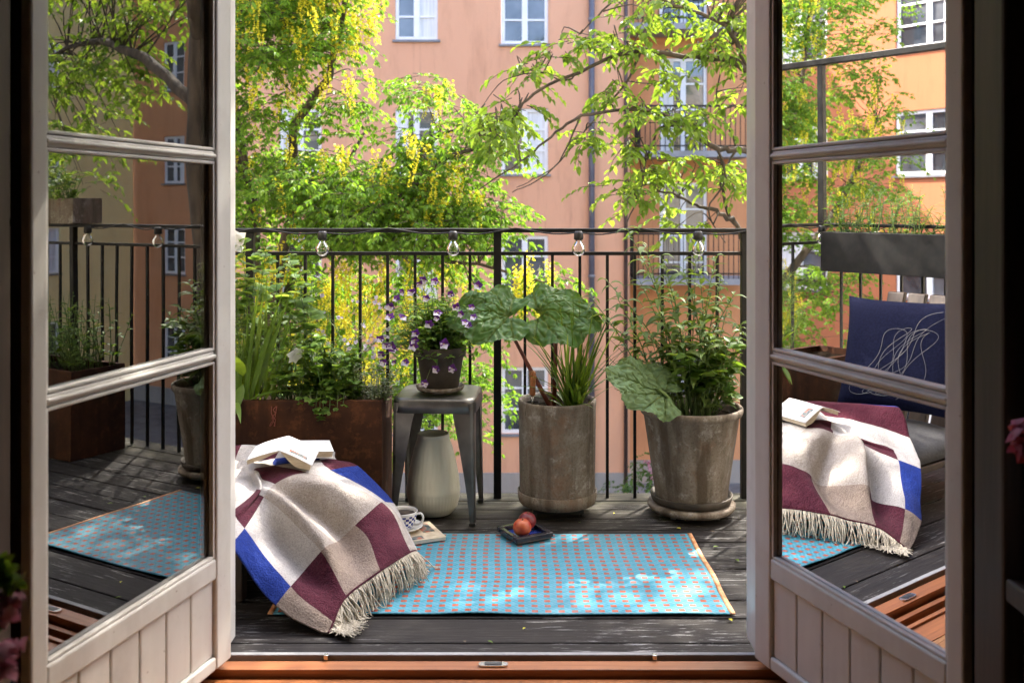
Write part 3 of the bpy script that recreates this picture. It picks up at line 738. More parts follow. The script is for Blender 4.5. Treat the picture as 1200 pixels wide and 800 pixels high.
# fresh-leaved tree on the right
EB=Vector((3.9,6.3,GZ))
elm=thing('fresh_leaved_tree','tall dark trunked tree with loose fresh green branches reaching in over the railing','tree',EB)
tz=lambda z:Vector((3.75+.05*math.sin(z),6.3+.04*math.cos(z*1.3),z))
L_=[([tz(-5),tz(-2),tz(0),tz(1.5),tz(3),tz(4.6),Vector((3.7,6.4,6.2)),Vector((3.4,6.6,8))],[.16,.13,.115,.11,.10,.085,.06,.03]),
 ([tz(1.2),P(1010,150,6.2),P(874,80,6.0),P(855,72,6.0),P(800,64,6.0),P(740,60,5.9),P(680,85,5.8),P(625,110,5.7),P(600,140,5.6),P(562,160,5.5)],[.06,.045,.026,.022,.017,.014,.011,.009,.006,.003]),
 ([tz(.8),P(960,190,6.2),P(874,178,6.0),P(840,172,5.9),P(805,150,5.8),P(760,129,5.7),P(730,129,5.7),P(680,137,5.6),P(645,160,5.6),P(610,190,5.5),P(560,222,5.4)],[.05,.035,.020,.017,.014,.012,.010,.009,.007,.005,.003]),
 ([P(750,62,5.9),P(735,95,5.9),P(710,125,6.0),P(680,160,6.0),P(640,205,6.0),P(600,225,6.0)],[.009,.007,.006,.005,.004,.003]),
 ([P(790,140,5.8),P(770,155,5.8),P(757,190,5.8),P(750,225,5.7),P(733,265,5.6)],[.008,.007,.006,.005,.003]),
 ([tz(.2),P(960,330,6.3),P(880,290,6.3),P(860,262,6.3),P(838,248,6.2),P(815,240,6.2),P(780,225,6.1),P(740,230,6.0)],[.05,.03,.019,.017,.014,.010,.007,.003]),
 ([P(860,262,6.3),P(845,215,6.3),P(862,170,6.4),P(840,120,6.4),P(850,60,6.4)],[.012,.010,.008,.006,.004]),
 ([P(874,80,6.0),P(850,30,6.0),P(800,10,5.9),P(740,-10,5.8),P(700,20,5.8),P(680,40,5.8)],[.018,.014,.011,.008,.005,.003]),
 ([P(680,85,5.8),P(660,95,5.8),P(630,85,5.8),P(590,95,5.7),P(565,125,5.7)],[.007,.005,.004,.003,.002]),
 ([P(680,137,5.6),P(655,190,5.6),P(625,210,5.5),P(605,220,5.5)],[.006,.004,.003,.002]),
 ([P(840,172,5.9),P(850,210,5.9),P(830,245,5.9),P(850,285,5.9)],[.009,.007,.005,.003]),
 ([tz(3),Vector((3.0,6.5,4.2)),Vector((2.0,6.6,4.9)),Vector((.9,6.5,5.2)),Vector((0,6.3,5.2))],[.08,.06,.045,.03,.012]),
 ([tz(2.4),Vector((3.3,5.6,3.6)),Vector((2.4,5.0,4.3)),Vector((1.5,4.6,4.6))],[.07,.05,.035,.012]),
 ([tz(3.6),Vector((4.8,6.9,4.8)),Vector((5.9,7.2,5.6))],[.07,.05,.015]),
 ([tz(1.9),Vector((4.9,6.6,2.4)),Vector((6.0,6.9,2.7)),Vector((7.2,7.1,2.6))],[.06,.05,.03,.012]),
 ([tz(2.6),Vector((3.1,7.2,4.3)),Vector((2.2,8.0,5.6)),Vector((1.4,8.6,6.4))],[.07,.05,.035,.012])]
mt=MB()
for p,r in L_:
    cp=catmull(p,5); rr=[np.interp(i/(len(cp)-1)*(len(r)-1),range(len(r)),r) for i in range(len(cp))]
    mt.tube([q+rv(min(.015,rr[i]*.9)) for i,q in enumerate(cp)],rr,8)
cl=[]
for a in ((630,85,22,12,5.8,.15,5),(600,128,25,14,5.7,.15,6),(578,145,22,14,5.5,.15,6),(700,42,30,18,5.8,.2,7),(770,12,40,16,5.9,.3,9),(845,62,30,22,6.0,.3,9),(865,105,15,25,6.1,.3,5),
          (785,92,25,14,6.0,.25,4),(805,142,36,16,5.9,.3,8),(748,135,18,14,5.7,.15,5),(703,160,16,10,5.8,.15,3),(745,185,15,16,5.7,.15,5),(772,212,22,14,5.9,.2,8),(820,195,35,14,6.0,.25,6),(860,205,14,25,6.2,.25,5),
          (800,258,35,10,6.1,.25,4),(850,20,30,25,6.1,.3,9),(720,105,14,10,5.8,.1,3),(655,60,12,10,5.8,.1,2),(740,225,14,20,5.6,.15,4),(590,165,18,14,5.5,.15,4),(745,60,20,14,5.9,.15,4),
          (985,90,80,150,6.2,.6,45),(970,-90,100,80,6.1,.6,26)):
    cl += ell(*a)
upper=[]  # unseen canopy overhead, some clusters added to shade the left door and rug
for lo_,ce,ra,n in ((0,(2.2,6.3,5.1),(1.5,1.2,.9),140),(0,(2.1,5.9,6.4),(1.5,.9,1.0),110),(0,(3.8,6.5,6.2),(1.6,1.5,1.5),85),(0,(1.9,4.9,4.5),(.9,.7,.5),34),(0,(5.6,7,5.2),(1.2,1,1),40),(0,(1.8,8.3,6.1),(1.2,1,.8),45),(0,(6.4,7,2.5),(1.2,.7,.5),36),(0,(5.6,6.9,3.3),(1.3,.8,.6),34),(0,(7.0,7.4,1.6),(.8,.7,.5),18),(0,(.5,6.4,5.2),(.9,.8,.5),26)):
    k=0
    while k<n:
        q=RNG.uniform(-1,1,3)
        if q@q>1: continue
        k+=1; upper.append(np.array(ce)+q*np.array(ra))
def lands(c):
    tt=(c[2]-.15)/SUN.z; return c[0]-SUN.x*tt, c[1]-SUN.y*tt
keep=[]  # canopy shaped for light: gaps where shade would hit blanket, sill, planters, pots
for c in upper+[]:
    x,y=lands(c)
    if -1.25<x<-.45 and 2.75<y<3.4: continue
    if -.85<x<-.4 and 1.6<y<2.45 and random.random()<.85: continue
    tt=(c[2]-.6)/SUN.z; x2,y2=c[0]-SUN.x*tt,c[1]-SUN.y*tt
    if -1.3<x2<-.2 and 3.2<y2<3.8 and random.random()<.7: continue
    if .2<x2<1.0 and 3.2<y2<3.8 and random.random()<.45: continue
    keep.append(c)
cl2=[]
for c in cl:
    x,y=lands(c)
    cl2.append(c)
limb_net(L_,cl2,mt,.0035,.9); limb_net(L_,keep,mt,.006,.9)
v1,f1=crown(cl2,.068,False,24,.125,.6,mt); v2,f2=crown(keep,.095,False,38,.22,.5,mt)
mt.build('trunk',M['bark'],elm)
np_obj('crown',np.concatenate([v1,v2]),np.concatenate([f1,f2+len(v1)]),M['elm_leaf'],elm)

# courtyard shrubs
def shrub(name,label,c,rad,n,mat,fl=None,nf=0,cat='shrub'):
    rt=thing(name,label,cat,(c[0],c[1],GZ))
    cs=[]
    while len(cs)<n:
        q=RNG.uniform(-1,1,3)
        if q@q>1 or q@q<.25: continue
        cs.append(np.array([c[0],c[1],GZ+rad[2]])+q*np.array(rad))
    m=MB()
    for k in range(7): m.tube(catmull([(c[0]+random.uniform(-.1,.1),c[1],GZ),Vector(cs[k])*.5+Vector((c[0],c[1],GZ+.3))*.5,Vector(cs[k])],3),[.03,.026,.022,.018,.014,.01,.006],5)
    m.build('stem',M['twig'],rt)
    v,f=crown(cs,.10,False,26,.2,.7); np_obj('foliage',v,f,mat,rt)
    if fl:
        v,f=crown(cs[:nf],.07,True,16,.10,.9); np_obj('blossoms',v+np.array([0,-.12,.06]),f,fl,rt)
shrub('flowering_bush','green bush with pink flowers at the foot of the salmon house',(2.6,17.5),(.9,.8,.75),40,M['shrub_leaf'],M['pink_petal'],9)
shrub('green_bush','leafy green bush at the foot of the house behind the stool',(-1.1,16.5),(1.2,.9,.6),45,M['shrub_leaf'])
shrub('green_bush','leafy bush under the laburnum behind the planter',(-2.6,11),(1.5,1.2,1.1),60,M['shrub_leaf'])

# ------------------------------------------------------------------ rug
rx0,rx1,ry0,ry1=-.645,.588,2.597,3.234
m=MB()
def rugf(u,v):
    x=rx0+(rx1-rx0)*u; y=ry0+(ry1-ry0)*v
    z=DECK+.004+.004*max(0,noise.noise((x*3,y*3,1)))+.006*max(0,noise.noise((x*5,y*2,5)))*(1-v)**3
    return (x+.006*noise.noise((y*4,0,2))*(1 if u>.5 else 1),y+.004*noise.noise((x*4,0,7)),z)
m.grid(rugf,90,40)
rug=thing('rug','turquoise woven outdoor rug with small orange dashes on the dark deck','rug',((rx0+rx1)/2,(ry0+ry1)/2,DECK))
m.build('weave',M['rug'],rug,solid=.003)
for u0,u1 in ((-.012,0.0),(1.0,1.012)):
    m=MB(); m.grid(lambda u,v:tuple(Vector(rugf(min(1,max(0,u0)),v))+Vector(((u0+(u1-u0)*u-min(1,max(0,u0)))*(rx1-rx0),0,.0005))),2,40); m.build('binding',M['orange_trim'],rug,solid=.004)

# ------------------------------------------------------------------ lounge chair under the blanket
ch=thing('lounge_chair','low dark wooden lounge chair hidden under the checked blanket','chair',(-1.05,2.95,DECK))
m=MB()
for k in range(7): m.box((-1.45,2.66+k*.085,.085),(-.72,2.66+k*.085+.075,.11))
m.build('seat',M['brown_wood'],ch,bevel=.004)
m=MB()
for k in range(6): m.box((-.04,2.66+k*.1,0),( -.01,2.66+k*.1+.08,.55),X=lambda p:Vector((-1.44+p.x-.35*p.z,p.y,.115+p.z)))
m.build('backrest',M['brown_wood'],ch,bevel=.004)
for x in (-1.42,-.80):
    for y in (2.68,3.2): m=MB(); m.box((x,y,DECK+.001),(x+.05,y+.05,.084)); m.build('leg',M['brown_wood'],ch,bevel=.004)
m=MB(); m.grid(lambda u,v:(-1.42+.70*u+.012*math.sin(9*v),2.67+.56*v,.115+.07*(max(0,math.sin(math.pi*min(1,max(0,u))))**.3)*(math.sin(math.pi*v)**.3)),24,24)
tag(m.build('seat_pad',M['grey_fabric'],solid=.01),'charcoal seat pad on the low lounge chair under the blanket','seat pad')
# cushion
cu=thing('cushion','navy blue cushion with fine white line drawing leaning on the lounge chair back','cushion',(-1.30,2.98,.18))
def cush(u,v,s=1,off=0):
    a=(u-.5)*2;b=(v-.5)*2
    th=.075*max(0,(1-a**4))**.6*max(0,(1-b**4))**.6
    pinch=1-.06*(1-abs(a)**3)*abs(b)**3-.06*(1-abs(b)**3)*abs(a)**3
    q=Vector((s*th+off,a*.24*pinch,b*.24*pinch))
    q=Matrix.Rotation(R(-20),3,'Y')@q
    q=Matrix.Rotation(R(-14),3,'Z')@q
    return Vector((-1.30,2.98,.44))+q
m=MB(); m.grid(lambda u,v:cush(u,v,1),24,24); m.grid(lambda u,v:cush(1-u,v,-1),24,24); m.build('cover',M['navy_fabric'],cu)
m=MB(); random.seed(31)
for k in range(6):
    cx,cy=.35+.3*random.random(),.35+.3*random.random(); ph=random.uniform(0,6); pts=[]
    for q in range(26):
        th=q/25*6.6
        u=min(.95,max(.05,cx+.27*math.sin(th*random.choice([1,1,1])+ph)*(.6+.4*math.sin(th*2+k)))); v=min(.95,max(.05,cy+.30*math.cos(th*1.0+ph*1.3+.4*k)))
        pts.append(cush(u,v,1,.003))
    m.tube(catmull(pts,3),.0006,4)
m.build('line_drawing',M['slab'],cu)

# ------------------------------------------------------------------ blanket
def bp(zx,zy,Y): return P(265+zx/3.332,510+zy/3.332,Y)
NODES=[ # rows v0..v6, columns u0..u6   (v0 is the fringed edge)
 [bp(400,785,2.475),bp(420,730,2.50),bp(470,630,2.57),bp(602,530,2.69),bp(718,457,2.83),bp(742,452,2.92),bp(742,448,3.02)],
 [bp(192,668,2.52),bp(248,595,2.56),bp(360,470,2.68),bp(510,345,2.82),bp(606,262,2.95),bp(624,257,3.03),bp(652,268,3.13)],
 [bp(18,428,2.59),bp(72,362,2.66),bp(150,243,2.81),bp(196,183,2.90),bp(315,147,2.97),bp(405,140,3.05),bp(512,120,3.16)],
 [bp(-45,370,2.64),bp(25,300,2.74),bp(120,215,2.90),bp(107,140,3.0),bp(190,125,3.05),bp(366,100,3.15),bp(430,95,3.19)],
 [bp(-100,280,2.70),bp(-20,160,2.92),bp(35,118,3.05),bp(95,105,3.08),bp(190,95,3.12),bp(372,72,3.2),bp(425,66,3.23)],
 [bp(-140,130,2.78),bp(-40,60,3.05),bp(60,44,3.17),bp(130,48,3.2),bp(215,62,3.22),bp(365,75,3.25),bp(420,82,3.265)],
 [bp(-150,120,2.95),bp(-60,130,3.24),bp(40,150,3.27),bp(120,150,3.28),bp(215,150,3.285),bp(350,150,3.29),bp(420,160,3.29)]]
NU=NV=6
def cr(p0,p1,p2,p3,t): return .5*((2*p1)+(p2-p0)*t+(2*p0-5*p1+4*p2-p3)*t*t+(3*p1-p0-3*p2+p3)*t**3)
def blk0(U,V):
    """U in 0..6, V in 0..6 block units"""
    i=min(int(U),NU-1); j=min(int(V),NV-1); a=U-i; b=V-j
    rows=[]
    for jj in (j-1,j,j+1,j+2):
        J=min(max(jj,0),NV); r=NODES[J]
        g=[r[min(max(i+k,0),NU)] for k in (-1,0,1,2)]
        if i==0: g[0]=g[1]*2-g[2]
        rows.append(cr(*g,a))
    if j==0: rows[0]=rows[1]*2-rows[2]
    return cr(*rows,b)
def blk(U,V):
    p=blk0(U,V)
    # soft folds: rolling ridges running down from the crest
    e=min(1,V/1.2)
    n=noise.noise((p.x*6,p.y*5,3.3))*.018+noise.noise((p.x*14,p.y*11,9.1))*.011+noise.noise((p.x*34,p.y*26,4.1))*.003
    g=lambda x,c,w: math.exp(-((x-c)/w)**2)
    f=.078*g(U,2.15+.14*(V-1.4),.22)*g(V,1.4,.75)-.066*g(U,2.72+.12*(V-1.2),.27)*g(V,1.0,.75)-.026*g(U,1.72,.2)*g(V,1.1,.6)+.045*g(U,3.55,.36)*g(V,1.5,.5)-.032*g(U,1.5,.26)*g(V,1.2,.6)
    f+=.030*g(V,2.75,.25)*g(U,2.2,1.2)-.030*g(V,2.3,.22)*g(U,2.6,1.0)+.024*g(V,3.4,.25)*g(U,1.2,.8)-.012*g(U,4.4,.3)*g(V,.8,.6)
    out=Vector((.35,-.75,.55))
    q=p+out*(n*(.35+.65*e)+f)
    q.z=max(q.z,DECK+.006+.002*math.sin(U*5))
    return q
CELL=['BMTMOWW','UWOOWUW','WMWMWMM','WWWWUWW','MMWMWMM','UUWWWWW']
KEY={'O':4,'B':1,'T':1,'M':2,'W':0,'U':3}
m=MB()
m.grid(lambda u,v:blk(u*NU,v*NV),NU*16,NV*16,mfn=lambda u,v:KEY[CELL[int(v*NV)][int(u*NU)]])
bl=thing('blanket','checked wool blanket of maroon, blue, white and beige with cream fringe over the chair','blanket',(-.75,2.9,DECK))
bw=m.build('wool',[M['w_white'],M['w_beige'],M['w_maroon'],M['w_blue'],M['w_oat']],bl,solid=.006)
m=MB(); random.seed(5)
# selvedge row of stitches
m.tube([blk(.02+q*5.0/120,0)+Vector((0,-.002,.002)) for q in range(121)],.0028,5,mi=0)
for q in range(240):
    U=.04+5.1*q/240+random.uniform(-.01,.01)
    a=blk(U,0); b=blk(U,.12); d=(a-b); d.z*=.6; d.normalize()
    d=(d+Vector((.35,-.15,-.2))+rv(.28)).normalized() if U>1.2 else (Vector((.9,-.15,-.15))+rv(.35)).normalized()
    L=random.uniform(.075,.11) if U>1.2 else random.uniform(.06,.10)
    pts=[a]; p=a.copy(); wv=rv(.25)
    for s in range(7):
        d=(d+Vector((0,0,-.34))+wv*.35+rv(.20)).normalized(); p=p+d*L/7
        if p.z<DECK+.012: p.z=DECK+.012+random.uniform(0,.004); d.z=abs(d.z)*.1
        pts.append(p.copy())
    m.tube(pts,[.0017,.002,.002,.0019,.0018,.0018,.0016,.001],5,mi=1)
fo=m.build('fringe',[M['w_maroon'],M['w_cream']],bl)
# a second hanging corner of fringe seen in the door glass: left edge
m=MB()

# ------------------------------------------------------------------ books on the blanket
c0=P(340,528,3.02)
bk=thing('open_paperback','open white paperback lying face down on the blanket','book',c0+Vector((0,0,.0)))
def place(c,rz,rx=0,ry=0):
    Mx=Matrix.Rotation(rz,3,'Z')@Matrix.Rotation(rx,3,'X')@Matrix.Rotation(ry,3,'Y')
    return lambda p:c+Mx@Vector(p)
XB=place(P(333,519,3.03),R(3),R(3),R(5))
def halfcover(s,off,W=.102,H=.155):
    # spine along y at the apex, cover sloping down with a slight curve
    def fn(u,v):
        x=u*W; z=-.30*x-.9*x*x*(1.0) - off
        return XB((s*x,(v-.5)*H,z))
    return fn
m=MB(); m.grid(halfcover(1,0),10,4); m.grid(lambda u,v:halfcover(-1,0)(1-u,v),10,4); cv=m.build('cover',M['cover_white'],bk,solid=.0015)
m=MB()
def f2(u,v):
    p=Vector(halfcover(1,-.0015)(.25+.55*u,.12+.16*v)); return p
m.grid(f2,6,3); m.build('cover_picture',M['print'],cv)
m=MB()
for s in (1,-1):
    n=10; top=[];bot=[]
    W=.096;H=.147
    for k in range(n+1):
        x=.004+(W-.004)*k/n; zt=-.30*x-.9*x*x-.0012; th=.017*min(1,.25+k/n*1.6) if s>0 else .014*min(1,.25+k/n*1.6)
        if s>0: zb=zt-th-.012*math.sin(math.pi*k/n)
        else: zb=zt-th
        top.append((x*s,zt)); bot.append((x*s,zb))
    pr=top+bot[::-1]
    vsn=[XB((x,-H/2,z)) for x,z in pr]+[XB((x,H/2,z)) for x,z in pr]; N=len(pr)
    fs=[(k,k+1,N-2-k,N-1-k) for k in range(n)]+[(N+k,N+N-1-k,N+N-2-k,N+k+1) for k in range(n)]+[(k,(k+1)%N,N+(k+1)%N,N+k) for k in range(N)]
    m.add(vsn,fs,0,smooth=False)
m.build('pages',M['pages'],bk)
b2=thing('closed_book','closed cream book lying behind the open paperback on the blanket','book',P(372,524,3.13))
XC=place(P(362,526,3.14),R(18),R(6),R(4))
m=MB(); m.box((-.07,-.05,-.009),(.07,.05,.009),X=XC); m.build('pages',M['pages'],b2)
m=MB(); m.box((-.074,-.053,.0095),(.073,.053,.0115),X=XC); m.box((-.074,-.053,-.0115),(.073,.053,-.0095),X=XC); m.box((-.0765,-.053,-.0115),(-.0745,.053,.0115),X=XC); m.build('cover',M['cover_white'],b2,bevel=.0008)

# ------------------------------------------------------------------ planter
PX0,PX1,PY0,PY1,PT=-1.62,-.448,3.315,3.60,.386
def planter(name,label,x0,x1,y0,y1,z0,z1,mat,grp=None):
    rt=thing(name,label,'planter',((x0+x1)/2,(y0+y1)/2,z0),grp)
    t=.006; m=MB()
    m.box((x0,y0,z0),(x1,y0+t,z1)); m.box((x0,y1-t,z0),(x1,y1,z1)); m.box((x0,y0+t,z0),(x0+t,y1-t,z1)); m.box((x1-t,y0+t,z0),(x1,y1-t,z1)); m.box((x0+t,y0+t,z0),(x1-t,y1-t,z0+t))
    m.box((x0+t,y0+t,z1-.006),(x1-t,y0+.022,z1-.0005)); m.box((x0+t,y1-.022,z1-.006),(x1-t,y1-t,z1-.0005))
    m.build('box',mat,rt,bevel=.002)
    m=MB(); m.grid(lambda u,v:(x0+t+.001+(x1-x0-2*t-.002)*u,y0+t+.001+(y1-y0-2*t-.002)*v,z1-.03+.012*noise.noise((u*30,v*8,1))),40,10); m.build('soil',M['soil'],rt)
    return rt
planter('corten_planter','rust brown steel planter trough full of herbs behind the blanket',PX0,PX1,PY0,PY1,DECK+.001,PT,M['corten'])
planter('corten_planter','rust brown steel planter trough with herbs mirrored in the left door glass',1.35,2.35,3.30,3.58,DECK+.001,.34,M['corten'])
planter('planter_trough','long dark trough of plants hung on the end railing',xe-.10,xe+.10,2.50,3.60,.74,.93,M['black_steel'])

# plants -------------------------------------------------------------
def plant(name,label,base,cat='plant',group=None): return thing(name,label,cat,base,group)
def stemline(b,top,bow=.05,n=6):
    b=Vector(b);top=Vector(top); mid=b.lerp(top,.55)+rv(bow)+Vector((0,0,abs(random.gauss(0,bow))))
    return catmull([b,mid,top],n)
def lobed(m,p,d,up,S,mi=0,nl=3,ln=.62):
    """a lobed herb leaf: leaflets fanned from one point"""
    p=Vector(p); d=Vector(d).normalized(); side=d.cross(Vector(up))
    if side.length<.05: side=Vector((1,0,0))
    side.normalize()
    for k in range(nl):
        a=(k-(nl-1)/2)*(1.9/nl)
        dd=(d*math.cos(a)+side*math.sin(a)).normalized()
        m.blade(p,dd,up,S*(1 if k==nl//2 else .85),S*ln,.25,.12,4,'oval',mi,twist=random.uniform(-.3,.3))
def leafy(root,stems,leafmat_,stemmat,L,W,step,droop=.5,prof='lance',r=.0022,fromt=.2,seg=4,lob=False,shrink=.6,upang=.35):
    ms=MB(); ml=MB()
    for pts in stems:
        n=len(pts); ms.tube(pts,[r*(1-.6*k/n) for k in range(n)],5)
        tot=sum((pts[k+1]-pts[k]).length for k in range(n-1)); cnt=max(2,int(tot*(1-fromt)/step)); th=random.uniform(0,6)
        for k in range(cnt+1):
            t=fromt+(1-fromt)*k/cnt; i=min(int(t*(n-1)),n-2); a=t*(n-1)-i; p=pts[i].lerp(pts[i+1],a); ax=(pts[i+1]-pts[i]).normalized()
            th+=2.4+random.uniform(-.4,.4)
            o=Vector((math.cos(th),math.sin(th),0)); d=(o+ax*upang+Vector((0,0,random.uniform(-.1,.35)))).normalized()
            s=(1-shrink*t**2.5)*random.uniform(.65,1.15)
            if lob: lobed(ml,p,d,Vector((0,0,1))+rv(.4),L*s,0,random.choice([3,3,5]))
            else: ml.blade(p,d,Vector((0,0,1))+rv(.3),L*s,W*s,droop*random.uniform(.5,1.4),.18,seg,prof)
    ms.build('stem',stemmat,root); ml.build('foliage',leafmat_,root)
def flowers(root,spots,mat,r=.012,n=5,eye=None,name='flower',mat2=None):
    r0=r
    for p,fd in spots:
        r=r0*random.uniform(.72,1.15); fd=Vector(fd)+rv(.45)
        m=MB(); fd=Vector(fd).normalized(); a=fd.cross(Vector((0,0,1)))
        if a.length<.1: a=Vector((1,0,0))
        a.normalize(); b=fd.cross(a)
        for k in range(n):
            th=2*math.pi*k/n+.3+math.pi/2+random.uniform(-.15,.15)
            d=a*math.cos(th)+b*math.sin(th)+fd*.25
            mi=0
            if mat2: mi=0 if d.z>-.15 else 1
            m.blade(p,d,fd+rv(.15),r*random.uniform(.85,1.15),r*random.uniform(1.0,1.3),random.uniform(-.1,.4),.1,4,'round',mi)
        mats=[mat] if not mat2 else [mat,mat2]
        if eye: m.lathe([(0,0),(r*.2,.0005),(0,.002)],tuple(Vector(p)+fd*.002),6,len(mats)); mats=mats+[eye]
        m.build(name,mats,root)
random.seed(21)
ZS=PT-.028
def top(px,py,Y): return P(px,py,Y)
# tall pale herb with cut leaves (left)
rt=plant('columbine','tall pale green columbine with a white flower at the left end of the planter',(-.93,3.45,ZS))
st=[]
for px,py in ((282,285),(298,300),(312,292),(325,315),(338,300),(288,325),(305,335),(350,318),(365,330),(330,345),(275,310),(345,350),(316,360),(296,365),(360,365)):
    Y=random.uniform(3.40,3.56); tp=top(px,py,Y); st.append(stemline((tp.x*.92-.02+random.uniform(-.06,.05),3.46+random.uniform(-.05,.05),ZS),tp,.03))
leafy(rt,st,M['pale_leaf'],M['green_stem'],.062,.03,.03,lob=True,fromt=.3,shrink=.3)
flowers(rt,[(P(280,283,3.42),(0,-1,.2)),(P(345,415,3.35),(.2,-1,-.2)),(P(277,290,3.44),(.4,-.8,.3))],M['white_petal'],.036,6)
# feathery light green behind
rt=plant('fennel','feathery light green fennel tuft at the left end of the planter',(-1.02,3.42,ZS))
ml=MB(); ms=MB()
for k in range(26):
    b=Vector((-1.02+random.uniform(-.1,.12),3.42+random.uniform(-.05,.05),ZS)); tp=b+Vector((random.uniform(-.16,.16),random.uniform(-.08,.06),random.uniform(.2,.42))); pts=stemline(b,tp,.03); ms.tube(pts,.0012,4)
    for q in pts[4:]:
        for _ in range(9): ml.blade(q,rv(1)+Vector((0,0,.4)),rv(1),random.uniform(.03,.06),.0016,.4,.0,3,'grass')
ms.build('stem',M['green_stem'],rt); ml.build('foliage',M['pale_leaf'],rt)
# strap leaves
rt=plant('strappy_lily','clump of broad strap shaped leaves at the left of the planter',(-.93,3.38,ZS))
m=MB()
for px,py,L,W in ((300,345,.42,.020),(306,350,.40,.018),(312,352,.42,.016),(322,355,.40,.018),(328,365,.40,.020),(286,400,.24,.034),(280,420,.2,.036),(295,392,.28,.02),(318,380,.33,.02),(335,380,.34,.016),(340,395,.3,.016),(345,405,.28,.014),(330,400,.3,.016),(352,395,.3,.012),(305,380,.34,.016),(290,370,.36,.014)):
    b=Vector(((295+(px-310)*.35-600)/FPX*3.39+random.uniform(-.02,.05),3.38+random.uniform(-.03,.05),ZS)); d=(P(px,py,3.38)-b)
    m.blade(b,d,Vector((0,-1,.2))+rv(.3),L*1.05,W,.22,.2,8,'lance')
m.blade(P(290,470,3.33),P(335,458,3.34)-P(290,470,3.33)+Vector((0,0,.02)),(0,0,1),.20,.045,.35,.12,8,'lance'); m.blade(P(285,450,3.34),P(268,500,3.25)-P(285,450,3.34),(0,-1,.5),.14,.035,.2,.15,6,'lance'); m.blade(P(276,470,3.31),(.3,-.6,-.2),(0,0,1),.11,.02,.5,.12,6,'lance'); m.blade(P(284,440,3.32),(.05,-.5,.6),(0,-1,.3),.15,.042,.5,.12,6,'lance')
m.build('foliage',M['strap_leaf'],rt)
# dried roots hanging
m=MB()
for k in range(4):
    a=P(320+random.uniform(-3,5),476,3.313); pts=[a]
    for q in range(6): a=a+Vector((random.uniform(-.012,.010),random.uniform(-.003,.0),-.011)); a.y=min(a.y,3.310); pts.append(a.copy())
    m.tube(catmull(pts,3),.0013,4)
tag(m.build('root_tangle',M['red_stem']),'reddish dried root tangle hanging over the planter edge','root')
# geranium / parsley mound
rt=plant('parsley','bushy mid green parsley mound spilling over the middle of the planter',(-.68,3.42,ZS))
st=[]
for k in range(90):
    px=random.uniform(325,420); py=random.uniform(405,470)-12*math.sin((px-325)/95*3.14); Y=random.uniform(3.29,3.52); tp=top(px,py,Y); st.append(stemline((tp.x*.9-.06+random.uniform(-.02,.02),3.43+random.uniform(-.05,.05),ZS),tp,.02,4))
for px,py in ((378,488),(386,482),(370,478),(395,478),(382,470),(374,492),(362,474),(350,472),(402,474)): tp=top(px,py,3.295); st.append(catmull([Vector((tp.x,3.40,ZS)),Vector((tp.x,3.33,PT+.03)),tp],4))
leafy(rt,st,M['herb_leaf'],M['green_stem'],.040,.02,.026,lob=True,fromt=.35,shrink=.3)
# small pale pink airy flowers
rt=plant('airy_flowers','airy stems of tiny pale pink flowers rising behind the parsley',(-.62,3.47,ZS))
st=[stemline((-.66+random.uniform(-.12,.12),3.48+random.uniform(-.04,.04),ZS),top(random.uniform(360,455),random.uniform(345,430),random.uniform(3.42,3.56)),.03) for _ in range(34)]
leafy(rt,st,M['grey_leaf'],M['green_stem'],.022,.006,.018,fromt=.4,r=.0012,seg=3)
flowers(rt,[(s[-1]+rv(.012),Vector((random.uniform(-.5,.5),-1,random.uniform(0,.8)))) for s in st for _ in range(2)][:60],M['lilac_petal'],.0085,5)
# greyish thyme
rt=plant('grey_thyme','grey green thyme cushion at the right end of the planter',(-.50,3.42,ZS))
st=[]
for k in range(80):
    px=random.uniform(408,468); py=random.uniform(425,474); Y=random.uniform(3.31,3.52); tp=top(px,py,Y); st.append(stemline((min(-.465,tp.x*.95-.03),3.43+random.uniform(-.07,.06),ZS),tp,.02,4))
leafy(rt,st,M['grey_leaf'],M['green_stem'],.024,.011,.009,fromt=.15,r=.001,seg=3,droop=.2)

# mixed herbs for the two planters that only the door glass shows
for (x0,x1,y0,y1,z,h,nm,lb,n) in ((1.37,1.75,3.34,3.55,.315,.32,'lush_herb','lush green herb mound in the planter mirrored by the left door',80),(1.8,2.3,3.34,3.55,.315,.36,'leafy_herb','leafy dark herb clump further along the planter mirrored by the left door',90)):
    rt=plant(nm,lb,((x0+x1)/2,(y0+y1)/2,z))
    st=[]
    for k in range(n):
        b=Vector((random.uniform(x0,x1),random.uniform(y0,y1),z)); st.append(stemline(b,b+Vector((random.gauss(0,.06),random.gauss(-.03,.06),h*random.uniform(.4,1.1))),.02,4))
    leafy(rt,st,M['herb_leaf'],M['green_stem'],.05,.02,.03,droop=.4)
for k,(y0,y1) in enumerate(((2.53,2.95),(2.95,3.3),(3.3,3.58))):
    rt=plant('trough_plant',['feathery green plant nearest the house in the end railing trough','mid green plant in the middle of the end railing trough','bright green plant at the corner end of the railing trough'][k],(xe,(y0+y1)/2,.895))
    st=[]
    for q in range(55):
        b=Vector((xe+random.uniform(-.07,.07),random.uniform(y0,y1),.90)); st.append(stemline(b,b+Vector((random.gauss(0,.08),random.gauss(0,.05),random.uniform(.06,.26))),.02,4))
    leafy(rt,st,[M['herb_leaf'],M['pale_leaf'],M['shrub_leaf']][k],M['green_stem'],.045,.014,.022,droop=.5)
planter('clay_trough','reddish clay trough of striped leaves on the rail mirrored in the left door glass',1.72,2.36,3.58,3.74,ztop+.009,ztop+.13,M['terracotta'])
rt=plant('striped_plant','pale leaved bushy plant in the clay trough mirrored in the left door glass',(2.0,3.66,ztop+.10))
st=[]
